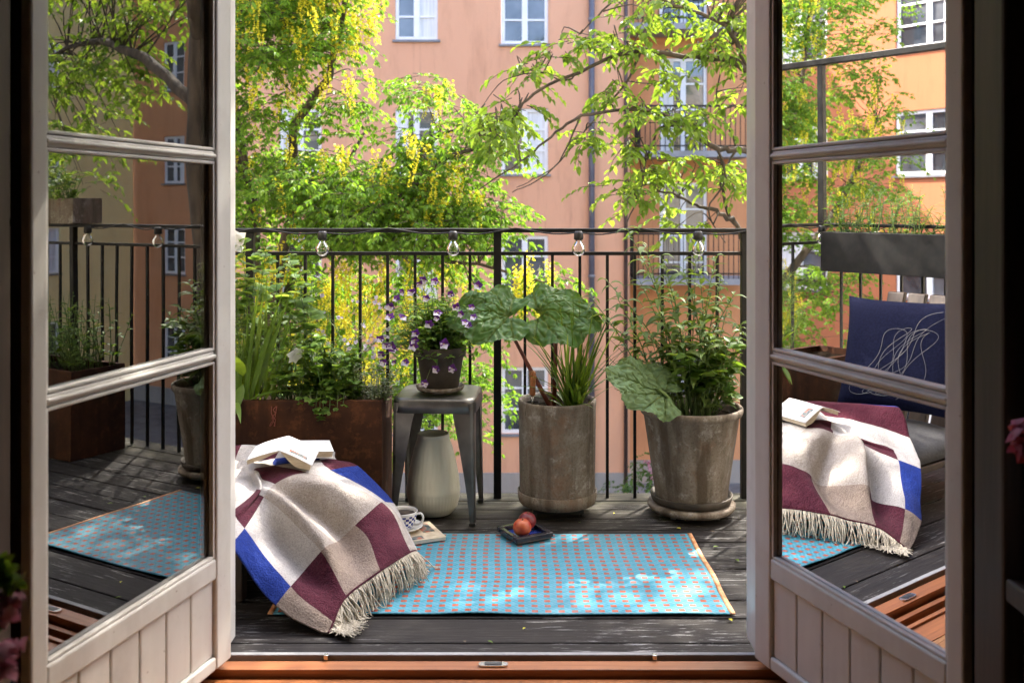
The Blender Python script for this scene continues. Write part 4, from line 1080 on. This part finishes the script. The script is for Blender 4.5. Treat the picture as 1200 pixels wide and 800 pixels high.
for q in range(60):
    b=Vector((random.uniform(1.76,2.32),3.66+random.uniform(-.05,.05),ztop+.10)); st.append(stemline(b,b+Vector((random.gauss(0,.06),random.gauss(-.03,.06),random.uniform(.06,.22))),.02,4))
leafy(rt,st,M['pale_leaf'],M['green_stem'],.075,.03,.03,droop=.5)
# ------------------------------------------------------------------ stool
sx0,sx1=-.408,-.120
sd=thing('metal_stool','worn gunmetal square stool carrying the pansy pot','stool',(-.26,3.45,DECK))
rotS=R(-4); cS=Vector((-.263,3.475,0)); XS=lambda p:cS+Matrix.Rotation(rotS,3,'Z')@Vector(p)
hw=.145; ztS=.388
def rsq(h,r,z,n=6):
    out=[]
    for cx,cy,a0 in ((h-r,h-r,0),(-h+r,h-r,90),(-h+r,-h+r,180),(h-r,-h+r,270)):
        for k in range(n+1):
            a=R(a0+90*k/n); out.append((cx+r*math.cos(a),cy+r*math.sin(a),z))
    return out
m=MB()
rings=[rsq(hw-.05,.03,ztS-.004),rsq(hw-.012,.04,ztS),rsq(hw-.003,.045,ztS-.004),rsq(hw,.045,ztS-.012),rsq(hw+.003,.045,ztS-.05),rsq(hw-.001,.044,ztS-.0505),rsq(hw-.003,.043,ztS-.012)]
vsn=[XS(p) for r in rings for p in r]; N=len(rings[0])
fs=[tuple(range(N))]
for j in range(len(rings)-1):
    for k in range(N): fs.append((j*N+k,(j+1)*N+k,(j+1)*N+(k+1)%N,j*N+(k+1)%N))
m.add(vsn,fs); m.build('seat',M['gunmetal'],sd)
for ax,ay in ((1,1),(-1,1),(-1,-1),(1,-1)):
    m=MB()
    # folded sheet leg: an L section tapering to a foot
    def sec(t):
        z=ztS-.016+(DECK+.012-ztS+.016)*t; o=hw-.004+.006*t+(.0 if t<.0 else 0); wd=.062*(1-t)**1.3+.019
        return z,o,wd
    prof=[]
    K=9
    for k in range(K):
        z,o,wd=sec(k/(K-1)); r=.012
        prof.append([(ax*(o-wd),ay*o,z),(ax*(o-r),ay*o,z),(ax*(o-r*.3),ay*(o-r*.3),z),(ax*o,ay*(o-r),z),(ax*o,ay*(o-wd),z),(ax*(o-.003),ay*(o-wd),z),(ax*(o-.004),ay*(o-r),z),(ax*(o-r),ay*(o-.004),z),(ax*(o-wd),ay*(o-.003),z)])
    vsn=[XS(p) for r in prof for p in r]; N=9; fs=[]
    for j in range(K-1):
        for k in range(N): fs.append((j*N+k,j*N+(k+1)%N,(j+1)*N+(k+1)%N,(j+1)*N+k))
    fs.append(tuple(range((K-1)*N,K*N))); m.add(vsn,fs,smooth=False); lg=m.build('leg',M['gunmetal'],sd)
    m=MB(); z,o,wd=sec(1); m.box((ax*(o-.011)-.011,ay*(o-.011)-.011,DECK+.001),(ax*(o-.011)+.011,ay*(o-.011)+.011,DECK+.0118),X=XS); m.build('rubber_foot',M['dark_plastic'],lg,bevel=.002)
# ------------------------------------------------------------------ pots
def pot(root,c,prof,mat,soilz,soilr,sauc=None,saucmat=None,n=48):
    m=MB(); m.lathe(prof,c,n); m.build('pot',mat,root)
    m=MB(); m.lathe([(0,soilz),(soilr*.5,soilz+.006),(soilr,soilz)],c,24); m.build('soil',M['soil'],root)
    if sauc: m=MB(); m.lathe(sauc,c,n); m.build('saucer',saucmat or mat,root)
# pansy pot
cp=P(516,460,3.47); cp.z=ztS+.001
pz=thing('pansy_pot','dark clay pot of purple and white pansies on the metal stool','potted plant',cp)
pot(pz,cp,[(0,.014),(.062,.014),(.066,.018),(.083,.125),(.091,.127),(.094,.158),(.090,.163),(.083,.161),(.080,.13)],M['dark_clay'],.145,.083,[(0,.002),(.070,.002),(.082,.008),(.088,.022),(.084,.022),(.078,.012),(0,.010)],M['terracotta'])
random.seed(8)
st=[];tips=[]
for k in range(210):
    th=random.uniform(0,6.28); el=random.uniform(-.25,1.45); rr=random.uniform(.10,.21)
    d=Vector((math.cos(th)*math.cos(el),math.sin(th)*math.cos(el)*.8,math.sin(el)*.95))
    tp=cp+Vector((-.015,0,.175))+d*rr; st.append(stemline(cp+Vector((random.uniform(-.05,.05),random.uniform(-.05,.05),.145)),tp,.02,4)); tips.append((tp,d))
leafy(pz,st,M['herb_leaf'],M['green_stem'],.044,.021,.015,fromt=.25,r=.0013,seg=3)
sp=[]
for px,py in ((472,342),(465,350),(458,360),(446,398),(452,405),(459,405),(484,342),(497,328),(510,330),(492,333),(482,343),(513,367),(512,373),(487,390),(486,398),(485,405),(460,410),(535,360),(560,335),(565,355),(553,360),(545,378),(549,382),(498,449),(511,433),(530,432),(520,403),(472,372),(457,372),(540,368),(447,415),(500,350),(528,345),(475,425),(503,380),(555,372),(450,425),(462,425)):
    p=P(px,py,3.47); off=p-(cp+Vector((-.015,0,.17)))
    rad=.205; yy=math.sqrt(max(0.0,rad**2-off.x**2-off.z**2))*.8 if off.length<rad else 0
    if py>428 and px>490: yy=.105
    p=P(px,py,3.47-yy); sp.append((p,Vector((off.x*1.2,-.9,.25))))
    b=cp+Vector((off.x*.3,-.02,.15)); 
flowers(pz,sp,M['purple_petal'],.0185,5,M['yellow_eye'],mat2=M['lilac_petal'])
m=MB()
for p,_ in sp: m.tube(stemline(cp+Vector(((p.x-cp.x)*.4,-.03,.15)),p,.012,4),.001,4)
m.build('flower_stem',M['green_stem'],pz)

# cream vase
cv=P(508,600,3.50); cv=Vector(((508-600)/FPX*3.47,3.47,DECK+.001))
m=MB()
prof=[(0,0),(.055,0),(.066,.004),(.085,.03),(.0935,.065),(.0955,.095),(.091,.14),(.080,.20),(.067,.255),(.058,.283),(.056,.292),(.0575,.302),(.054,.304),(.050,.296),(.055,.26),(.07,.2),(.07,.1),(0,.03)]
P2=[]
for i in range(len(prof)-1):
    for k in range(4): P2.append((prof[i][0]+(prof[i+1][0]-prof[i][0])*k/4,prof[i][1]+(prof[i+1][1]-prof[i][1])*k/4))
P2.append(prof[-1])
def rib(i,th):
    z=P2[i][1]; r=P2[i][0]
    if i>56 or r<.05: return 1
    if .012<z<.080: return 1+.009*abs(math.sin(th*24))
    if .095<z<.275: return 1+.010*abs(math.sin(th*17))*min(1,(z-.095)/.02)*min(1,(.275-z)/.03)
    if z<=.095 and z>=.080: return 1.012
    return 1
P2=[(a,b*.945) for a,b in P2]; va=m; va.lathe(P2,cv,204,rib=rib)
tag(va.build('vase',M['cream_glaze']),'cream ribbed ceramic vase standing under the metal stool','vase')

# cylinder pot with rhubarb and grass
c2=Vector(((653-600)/FPX*3.50,3.50,DECK+.032))
p2=thing('cylinder_pot','tall straight sided weathered clay pot with rhubarb and grassy leaves','potted plant',Vector((c2.x,c2.y,DECK)))
pot(p2,c2,[(0,.01),(.130,.01),(.1345,.016),(.1365,.06),(.1385,.2),(.140,.345),(.1415,.36),(.1415,.37),(.138,.374),(.130,.373),(.127,.36),(.126,.3)],M['terracotta'],.335,.128,[(0,.0),(.128,.0),(.137,.004),(.1425,.02),(.1445,.046),(.1405,.048),(.1395,.02),(0,.012)],M['terracotta'])
m=MB(); m.box((c2.x-.09,c2.y-.09,DECK+.016),(c2.x+.09,c2.y+.09,DECK+.031))
tr=m.build('trolley',M['dark_plastic'],p2)
for a in (-1,1):
    for b in (-1,1):
        m=MB(); m.tube([(c2.x+a*.085-.008,c2.y+b*.075,DECK+.0085),(c2.x+a*.085+.008,c2.y+b*.075,DECK+.0085)],.0082,12); m.build('wheel',M['dark_plastic'],tr)
def bigleaf(root,c,dirv,up,S,W,mat,name='leaf',ruf=.02,seed=0,droop=.3):
    d=Vector(dirv).normalized(); u=Vector(up); s=d.cross(u).normalized(); n=s.cross(d).normalized()
    m=MB()
    def shape(u_,v_):
        # u_: angle -pi..pi, v_: radius 0..1 (heart outline, notch at the stalk, pointed tip)
        a=(u_-.5)*2*math.pi
        r=(1-.08*math.cos(a))*(1-.60*math.exp(-((abs(a)-math.pi)/.30)**2))*(1+.14*math.exp(-(a/.28)**2))*(1+.014*math.sin(a*19+seed)+.030*math.sin(a*6+seed*2))
        return a,r,math.cos(a)*r*v_*.60+.28,math.sin(a)*r*v_*.56
    rays=(0,.5,-.5,1.05,-1.05,1.7,-1.7)
    def vein(x,y):
        rho=math.hypot(x,y)+1e-6; phi=math.atan2(y,x); best=9;kk=0
        for q in rays:
            dlt=phi-q
            if abs(dlt)<abs(best): best=dlt
        dist=rho*abs(math.sin(best)); w=.016*(1.25-rho)
        main=max(0,1-dist/max(.006,w))
        sec=abs(((rho*7.5-dist*8.0)%1)-.5)*2
        sec=max(0,(sec-.72)/.28)
        return main,sec,rho
    def fn(u_,v_):
        a,r,x,y=shape(u_,v_)
        br,se,rho=vein(x,y)
        h=ruf*(.55*math.sin(a*7+seed)*v_**3+.8*noise.noise((x*3+seed,y*3,0)))-.010*br-.0055*se*min(1,rho*3)+.006*noise.noise((x*14,y*14,seed))
        p=c+d*(x*S)+s*(y*W)+n*(h*S/.2)
        p.z-=droop*(x*x)*S+.35*droop*(y*y)*W
        return p
    def cf(u_,v_):
        a,r,x,y=shape(u_,v_); br,se,rho=vein(x,y); return min(.95,.9*br+.32*se)
    m.grid(fn,150,44,cfn=cf)
    return m.build(name,mat,root)
b0=c2+Vector((-.04,.02,.335))
stems=[]
for k,(px,py,Y) in enumerate(((596,384,3.45),(652,384,3.48))):
    tp=P(px,py,Y); bb=c2+Vector((-.02+.0*k,.0,.335)) if k==0 else c2+Vector((-.01,.05,.335))
    m=MB(); m.tube(catmull([bb,bb.lerp(tp,.5)+Vector((-.0,-.01,.0)),tp],6),[.010-.0045*i/12 for i in range(13)],8); m.build('rhubarb_stalk',M['red_stem'],p2)
bigleaf(p2,P(598,366,3.44),Vector((-.95,-.12,.16)),Vector((-.05,-.62,.78)),.26,.25,M['rhubarb_leaf'],'rhubarb_leaf',.024,1.3,.30)
bigleaf(p2,P(630,366,3.49),Vector((.93,-.10,.12)),Vector((.05,-.66,.75)),.26,.26,M['rhubarb_leaf'],'rhubarb_leaf',.026,2.9,.32)
m=MB(); random.seed(14)
for k in range(85):
    th=random.uniform(0,6.28); lean=random.betavariate(1.4,2)*1.0
    b=c2+Vector((.055+random.uniform(-.03,.03),-.04+random.uniform(-.03,.03),.335)); d=Vector((math.cos(th)*math.sin(lean),math.sin(th)*math.sin(lean)*.8,math.cos(lean)))
    m.blade(b,d,Vector((-d.x,-d.y,.6)),random.uniform(.18,.42)*(1 if lean<.6 else .75),random.uniform(.009,.017),random.uniform(.1,.5)*(1+lean),.25,8,'grass')
m.build('grass_blades',M['chive_leaf'],p2)
# trowel in the pot
tt=P(623,462,3.42)
tw=thing('hand_trowel','small trowel with a wooden handle stuck in the soil of the straight sided pot','trowel',tt)
ta=P(624,434,3.43); tb=P(624,463,3.42)
m=MB(); m.tube([ta,ta.lerp(tb,.1),ta.lerp(tb,.5),tb],[.008,.0125,.011,.0105],12); m.build('handle',M['threshold'],tw)
m=MB(); m.tube([tb,tb+Vector((0,-.002,-.03))],[.006,.005],8); m.grid(lambda u,v:tb+Vector(((u-.5)*.055*(.75+.25*v),.012*(1-(2*u-1)**2)-.002,-.022-.05*v)),8,6); m.build('blade',M['chrome'],tw)

# flared pot with verbena, parsley and a big pale leaf
c3=Vector(((810-600)/FPX*3.47,3.47,DECK))
p3=thing('flared_pot','wide flared weathered clay pot on double saucers with tall leafy herbs','potted plant',c3)
pot(p3,c3,[(0,.05),(.118,.05),(.124,.055),(.128,.07),(.150,.22),(.170,.355),(.180,.362),(.1835,.372),(.1835,.384),(.179,.388),(.171,.386),(.167,.37),(.16,.3)],M['terracotta'],.35,.165,[(0,.046),(.132,.046),(.141,.052),(.147,.074),(.1435,.076),(.139,.060),(0,.052)],M['dark_clay'])
m=MB(); m.lathe([(0,.018),(.135,.018),(.149,.021),(.156,.030),(.157,.040),(.151,.046),(.135,.0455),(0,.0455)],c3,48); m.build('caddy',M['terracotta'],p3)
for k in range(4):
    a=R(45+90*k); q=c3+Vector((.11*math.cos(a),.11*math.sin(a),.009)); m=MB(); m.tube([q+Vector((-.008,0,0)),q+Vector((.008,0,0))],.0085,12); m.build('castor',M['zinc'],p3)
random.seed(17)
st=[]
for px,py,Y in ((735,268,3.40),(757,290,3.5),(775,300,3.45),(800,315,3.52),(820,318,3.45),(845,325,3.5),(860,345,3.45),(712,330,3.42),(725,352,3.38),(790,345,3.38),(832,350,3.38),(868,380,3.42),(770,360,3.35),(750,330,3.55),(815,300,3.58),(840,300,3.55),(705,372,3.45),(690,345,3.5),(742,380,3.33),(860,400,3.36),(800,380,3.3),(835,395,3.3),(780,325,3.6),(852,362,3.55)):
    tp=P(px,py,Y); b=c3+Vector(((tp.x-c3.x)*.25+random.uniform(-.05,.05),random.uniform(-.06,.06),.35))
    mid=b.lerp(tp,.55)+Vector((-(tp.x-c3.x)*.10,0,.02))+rv(.02); st.append(catmull([b,mid,tp],7))
leafy(p3,st,M['sage_leaf'],M['green_stem'],.100,.030,.021,droop=1.0,fromt=.28,r=.003,seg=6,shrink=.45,upang=.55)
# parsley low
st=[]
for k in range(34):
    px=random.uniform(775,870); py=random.uniform(395,462); Y=random.uniform(3.30,3.5); tp=P(px,py,Y); st.append(stemline(c3+Vector(((tp.x-c3.x)*.5,random.uniform(-.08,.05),.35)),tp,.02,4))
leafy(p3,st,M['herb_leaf'],M['green_stem'],.065,.03,.04,lob=True,fromt=.6,shrink=.2)
st=[]
for k in range(60):
    px=random.uniform(745,872); py=random.uniform(380,468); Y=random.uniform(3.30,3.6); tp=P(px,py,Y); st.append(stemline(c3+Vector(((tp.x-c3.x)*.5,random.uniform(-.08,.08),.35)),tp,.02,4))
leafy(p3,st,M['sage_leaf'],M['green_stem'],.07,.028,.025,droop=.7,fromt=.3)
# thin branching twigs left of the pot
st=[]
for px,py,Y in ((700,430,3.45),(720,455,3.40),(712,395,3.5),(735,415,3.5),(690,400,3.52),(728,440,3.36)):
    tp=P(px,py,Y); st.append(catmull([c3+Vector((-.10,random.uniform(-.05,.05),.35)),tp.lerp(c3+Vector((-.1,0,.42)),.4)+rv(.02),tp],6))
leafy(p3,st,M['herb_leaf'],M['brown_stem'],.022,.009,.018,fromt=.35,r=.0016,seg=3)
bigleaf(p3,P(779,461,3.31),Vector((-.84,-.20,.42)),Vector((.16,-.80,.74)),.265,.19,M['pale_big_leaf'],'broad_leaf',.016,.7,.10)
m=MB(); m.tube(catmull([c3+Vector((-.06,-.05,.35)),P(785,468,3.31),P(770,455,3.3)],5),.006,7); m.build('leaf_stalk',M['green_stem'],p3)

# ------------------------------------------------------------------ tray with nectarines, cup, magazine
tc=G(615,631)
ty=thing('square_tray','small dark square tray with blue glaze holding two nectarines on the rug','tray',Vector((tc.x,tc.y,DECK+.009)))
XT=place(Vector((tc.x,tc.y,DECK+.0105)),R(28))
m=MB(); h=.066; w_=.013
m.box((-h,-h,0),(h,h,.006),X=XT)
for a,b in (((-h-.004,-h-.004,.0062),(h+.004,-h+w_,.022)),((-h-.004,h-w_,.0062),(h+.004,h+.004,.022)),((-h-.004,-h+w_+.0003,.0062),(-h+w_,h-w_-.0003,.022)),((h-w_,-h+w_+.0003,.0062),(h+.004,h-w_-.0003,.022))): m.box(a,b,X=XT)
m.build('rim',M['black_glaze'],ty,bevel=.003)
m=MB(); m.box((-h+w_+.0005,-h+w_+.0005,.0062),(h-w_-.0005,h-w_-.0005,.0085),X=XT); m.build('glazed_base',M['blue_glaze'],ty)
def fruit(name,label,c,r,mat):
    m=MB()
    prof=[(max(0,r*math.sin(math.pi*k/20)*(1+.0)),-r*math.cos(math.pi*k/20)*.94-(0 if k<17 else (k-16)**2*r*.012)) for k in range(21)]
    m.lathe(prof,c,32,rib=lambda i,th:1-.05*math.exp(-((th-4.4)/.22)**2))
    rt=thing(name,label,'fruit',c,'nectarines in the small tray'); m.build('skin',mat,rt)
    m=MB(); m.tube([Vector(c)+Vector((0,0,r*.72)),Vector(c)+Vector((.003,0,r*.93))],.0022,6); m.build('stalk',M['brown_stem'],rt)
fruit('nectarine','yellow flushed red nectarine at the front of the small tray',XT((-.022,-.022,.0085+.029)),.0305,M['peach_a'])
fruit('nectarine','dark red nectarine at the back of the small tray',XT((.026,.030,.0085+.029)),.0305,M['peach_b'])
# magazine under the saucer
mc=G(489,634)
mg=thing('magazine','thin pale magazine lying half on the rug under the cup','magazine',Vector((mc.x,mc.y,DECK+.008)))
XM=place(Vector((mc.x-.035,mc.y+.015,DECK+.0115)),R(24))
m=MB(); m.box((-.105,-.085,0),(.105,.085,.010),X=XM); m.build('pages',M['paper'],mg,bevel=.001)
m=MB(); m.box((-.106,-.086,.0103),(.106,.086,.0113),X=XM); cvm=m.build('cover',M['pages'],mg)
m=MB(); m.box((-.02,-.075,.0117),(.035,-.045,.0121),X=XM); m.box((.05,-.02,.0117),(.09,.06,.0121),X=XM); m.build('cover_picture',M['print'],cvm)
cc=XM((-.004,.030,.0125))
sa=m=MB(); m.lathe([(0,.0),(.034,0),(.045,.004),(.066,.016),(.065,.018),(.044,.0075),(0,.005)],cc,40); tag(m.build('saucer',M['porcelain']),'white saucer lying on the magazine under the cup','saucer')
cuP=Vector(cc)+Vector((-.004,.002,.0065))
cpp=thing('teacup','white teacup with a dark blue checked band beside the blanket','cup',cuP)
m=MB(); m.lathe([(.030,.0),(.034,.004),(.042,.016),(.048,.034),(.0505,.050),(.0512,.056)],cuP,48); m.build('body',M['checked'],cpp)
m=MB(); m.lathe([(0,.001),(.0298,.0005),(.0298,.004),(.039,.016),(.0455,.034),(.0485,.05),(.0496,.0585),(.0512,.0585),(.0515,.0562)],cuP,48); m.build('lining',M['porcelain'],cpp)
m=MB(); 
pts=[Vector((.047,0,.048)),Vector((.066,0,.052)),Vector((.073,0,.036)),Vector((.063,0,.018)),Vector((.043,0,.014))]
m.tube(catmull([cuP+Matrix.Rotation(R(-12),3,'Z')@p for p in pts],6),.0038,8); m.build('handle',M['porcelain'],cpp)
m=MB(); m.lathe([(0,.0),(.046,0),(.047,.001),(0,.0012)],cuP+Vector((0,0,.045)),32); m.build('tea',M['brown_wood'],cpp)

# a few fallen leaves on the deck
for k,(px,py) in enumerate(((862,655),(842,640))):
    q=G(px,py,DECK+.003); m=MB(); m.blade(q,(random.uniform(-1,1),random.uniform(-1,1),.05),(0,0,1),.022,.012,.05,.2,4,'oval')
    tag(m.build('fallen_leaf',M['elm_leaf']),['fallen yellow green leaf on the deck right of the rug corner','fallen green leaf on the deck below the flared pot'][k],'leaf')

random.seed(77)
for k in range(16):
    q=Vector((random.uniform(-.35,.85),random.choice([random.uniform(3.26,3.62),random.uniform(2.33,2.57)]),DECK+.003)); m=MB(); m.blade(q,(random.uniform(-1,1),random.uniform(-1,1),.08),(0,0,1),random.uniform(.010,.02),random.uniform(.006,.011),.15,.25,4,'oval')
    o=m.build('fallen_petal',M[random.choice(['lab_flower','elm_leaf','brown_stem','lab_flower'])])
    tag(o,'tiny fallen petal or leaf fleck lying loose on the dark deck boards','petal','fallen petals and leaf flecks on the deck')
# ------------------------------------------------------------------ room edges: vases of flowers
def bloom(m,c,r,n,mi=0):
    c=Vector(c); n=int(n*2.2)
    for k in range(n):
        t=k/n; d=Vector((random.gauss(0,1),random.gauss(0,1),random.gauss(.4,1))).normalized()
        up=(d+rv(.5)).normalized(); side=d.orthogonal().normalized(); side=Matrix.Rotation(random.uniform(0,6.28),3,d)@side
        p=c+d*r*(.2+.6*t); m.blade(p-side*r*.3,side+d*.6,d,r*.62,r*.62,.5,-.3,5,'oval',mi)
sb=thing('sideboard','dark brown sideboard against the inner wall holding the peony vase','sideboard',(1.15,1.42,-.05))
m=MB(); m.box((.765,1.24,.44),(1.6,1.495,.475)); m.build('top',M['brown_wood'],sb,bevel=.004)
m=MB(); m.box((.79,1.262,.02),(1.58,1.49,.4395)); m.build('body',M['brown_wood'],sb,bevel=.003)
m=MB(); m.box((.80,1.256,.06),(1.17,1.2615,.41)); dd=m.build('door',M['brown_wood'],sb,bevel=.002); m=MB(); m.tube([(1.13,1.243,.2),(1.13,1.243,.28)],.006,8); m.build('handle',M['black_steel'],dd)
for x in (.80,1.54):
    for y in (1.27,1.455): m=MB(); m.box((x,y,-.046),(x+.03,y+.03,.0195)); m.build('leg',M['brown_wood'],sb)
vc=Vector((.832,1.385,.476))
vp=thing('peony_vase','painted floral vase with deep pink peonies on the sideboard','vase',vc)
m=MB(); m.lathe([(0,.0),(.05,0),(.058,.006),(.068,.06),(.070,.12),(.062,.18),(.048,.225),(.047,.24),(.053,.255),(.049,.256),(.043,.24),(.042,.2),(0,.02)],vc,40); m.build('body',M['vase_paint'],vp)
random.seed(3)
for px,py,Y,r in ((1217,515,1.36,.042),(1252,470,1.38,.045),(1270,530,1.36,.045)):
    q=P(px,py,Y); m=MB(); bloom(m,q,r,46); pb=m.build('peony',M['deep_pink_petal'],vp); m=MB(); m.tube([vc+Vector((0,0,.22)),vc.lerp(q,.5)+Vector((0,0,.12)),q],.004,6); m.build('flower_stem',M['green_stem'],pb)
m=MB()
for k in range(12): m.blade(vc+Vector((0,0,.25)),Vector((random.gauss(-.3,1),random.gauss(0,1),.5)),(0,0,1),.10,.035,.6,.15,5,'lance')
m.build('foliage',M['dark_leaf'],vp)
m=MB(); XBk=place(Vector((.815,1.285,.4765)),R(15)); m.box((-.045,-.03,0),(.045,.03,.012),X=XBk); tag(m.build('small_book',M['cover_white'],bevel=.002),'small white book lying in front of the peony vase','book')
# inner door leaf folded back on the wall, with its handle
idr=thing('inner_door','dark brown inner door leaf folded back against the room wall','door',(1.1,1.57,-.05))
m=MB(); m.box((.842,1.555,-.045),(1.45,1.595,2.25)); m.build('leaf',M['brown_wood'],idr,bevel=.004)
m=MB()
for z0,z1 in ((.15,.8),(1.2,2.1)): m.box((.91,1.549,z0),(1.38,1.5545,z1))
m.build('panel',M['brown_wood'],idr,bevel=.003)
hx=(1190-600)/FPX*1.54
m=MB(); m.tube(catmull([(hx+.012,1.554,.93),(hx,1.52,.925),(hx-.004,1.515,.89),(hx,1.52,.852),(hx+.012,1.554,.85)],5),.006,8); m.build('handle',M['black_steel'],idr)
# left foreground bouquet on a side table
st_=thing('side_table','small dark side table below the left window edge holding a bouquet','side table',(-.62,1.05,-.05))
m=MB(); m.box((-.80,.90,.28),(-.50,1.2,.305)); m.build('top',M['brown_wood'],st_,bevel=.004)
for x in (-.79,-.54):
    for y in (.91,1.16): m=MB(); m.box((x,y,-.046),(x+.03,y+.03,.2795)); m.build('leg',M['brown_wood'],st_)
bv=Vector((-.66,1.05,.306))
bq=thing('pink_bouquet','small vase of pink flowers and green buds at the dark left edge','bouquet',bv)
m=MB(); m.lathe([(0,0),(.035,0),(.045,.03),(.045,.09),(.03,.13),(.034,.14),(.03,.14),(.026,.12),(0,.02)],bv,32); m.build('vase',M['vase_paint'],bq)
for px,py,r in ((2,716,.026),(2,770,.028),(17,705,.013),(-30,740,.03),(-40,690,.03)):
    q=P(px,py,1.08); m=MB(); bloom(m,q,r,26); fl=m.build('bloom',M['pink_petal'],bq); m=MB(); m.tube([bv+Vector((0,0,.1)),bv.lerp(q,.6)+Vector((0,0,.04)),q],.0025,5); m.build('flower_stem',M['green_stem'],fl)
m=MB()
for k in range(26):
    q=P(random.uniform(-10,24),random.uniform(655,685),1.08); 
    for j in range(4): m.blade(q,rv(1),rv(1),.014,.009,.2,.1,3,'oval')
    if k%4==0: m.tube([bv+Vector((0,0,.12)),q],.0015,4)
m.build('buds',M['herb_leaf'],bq)
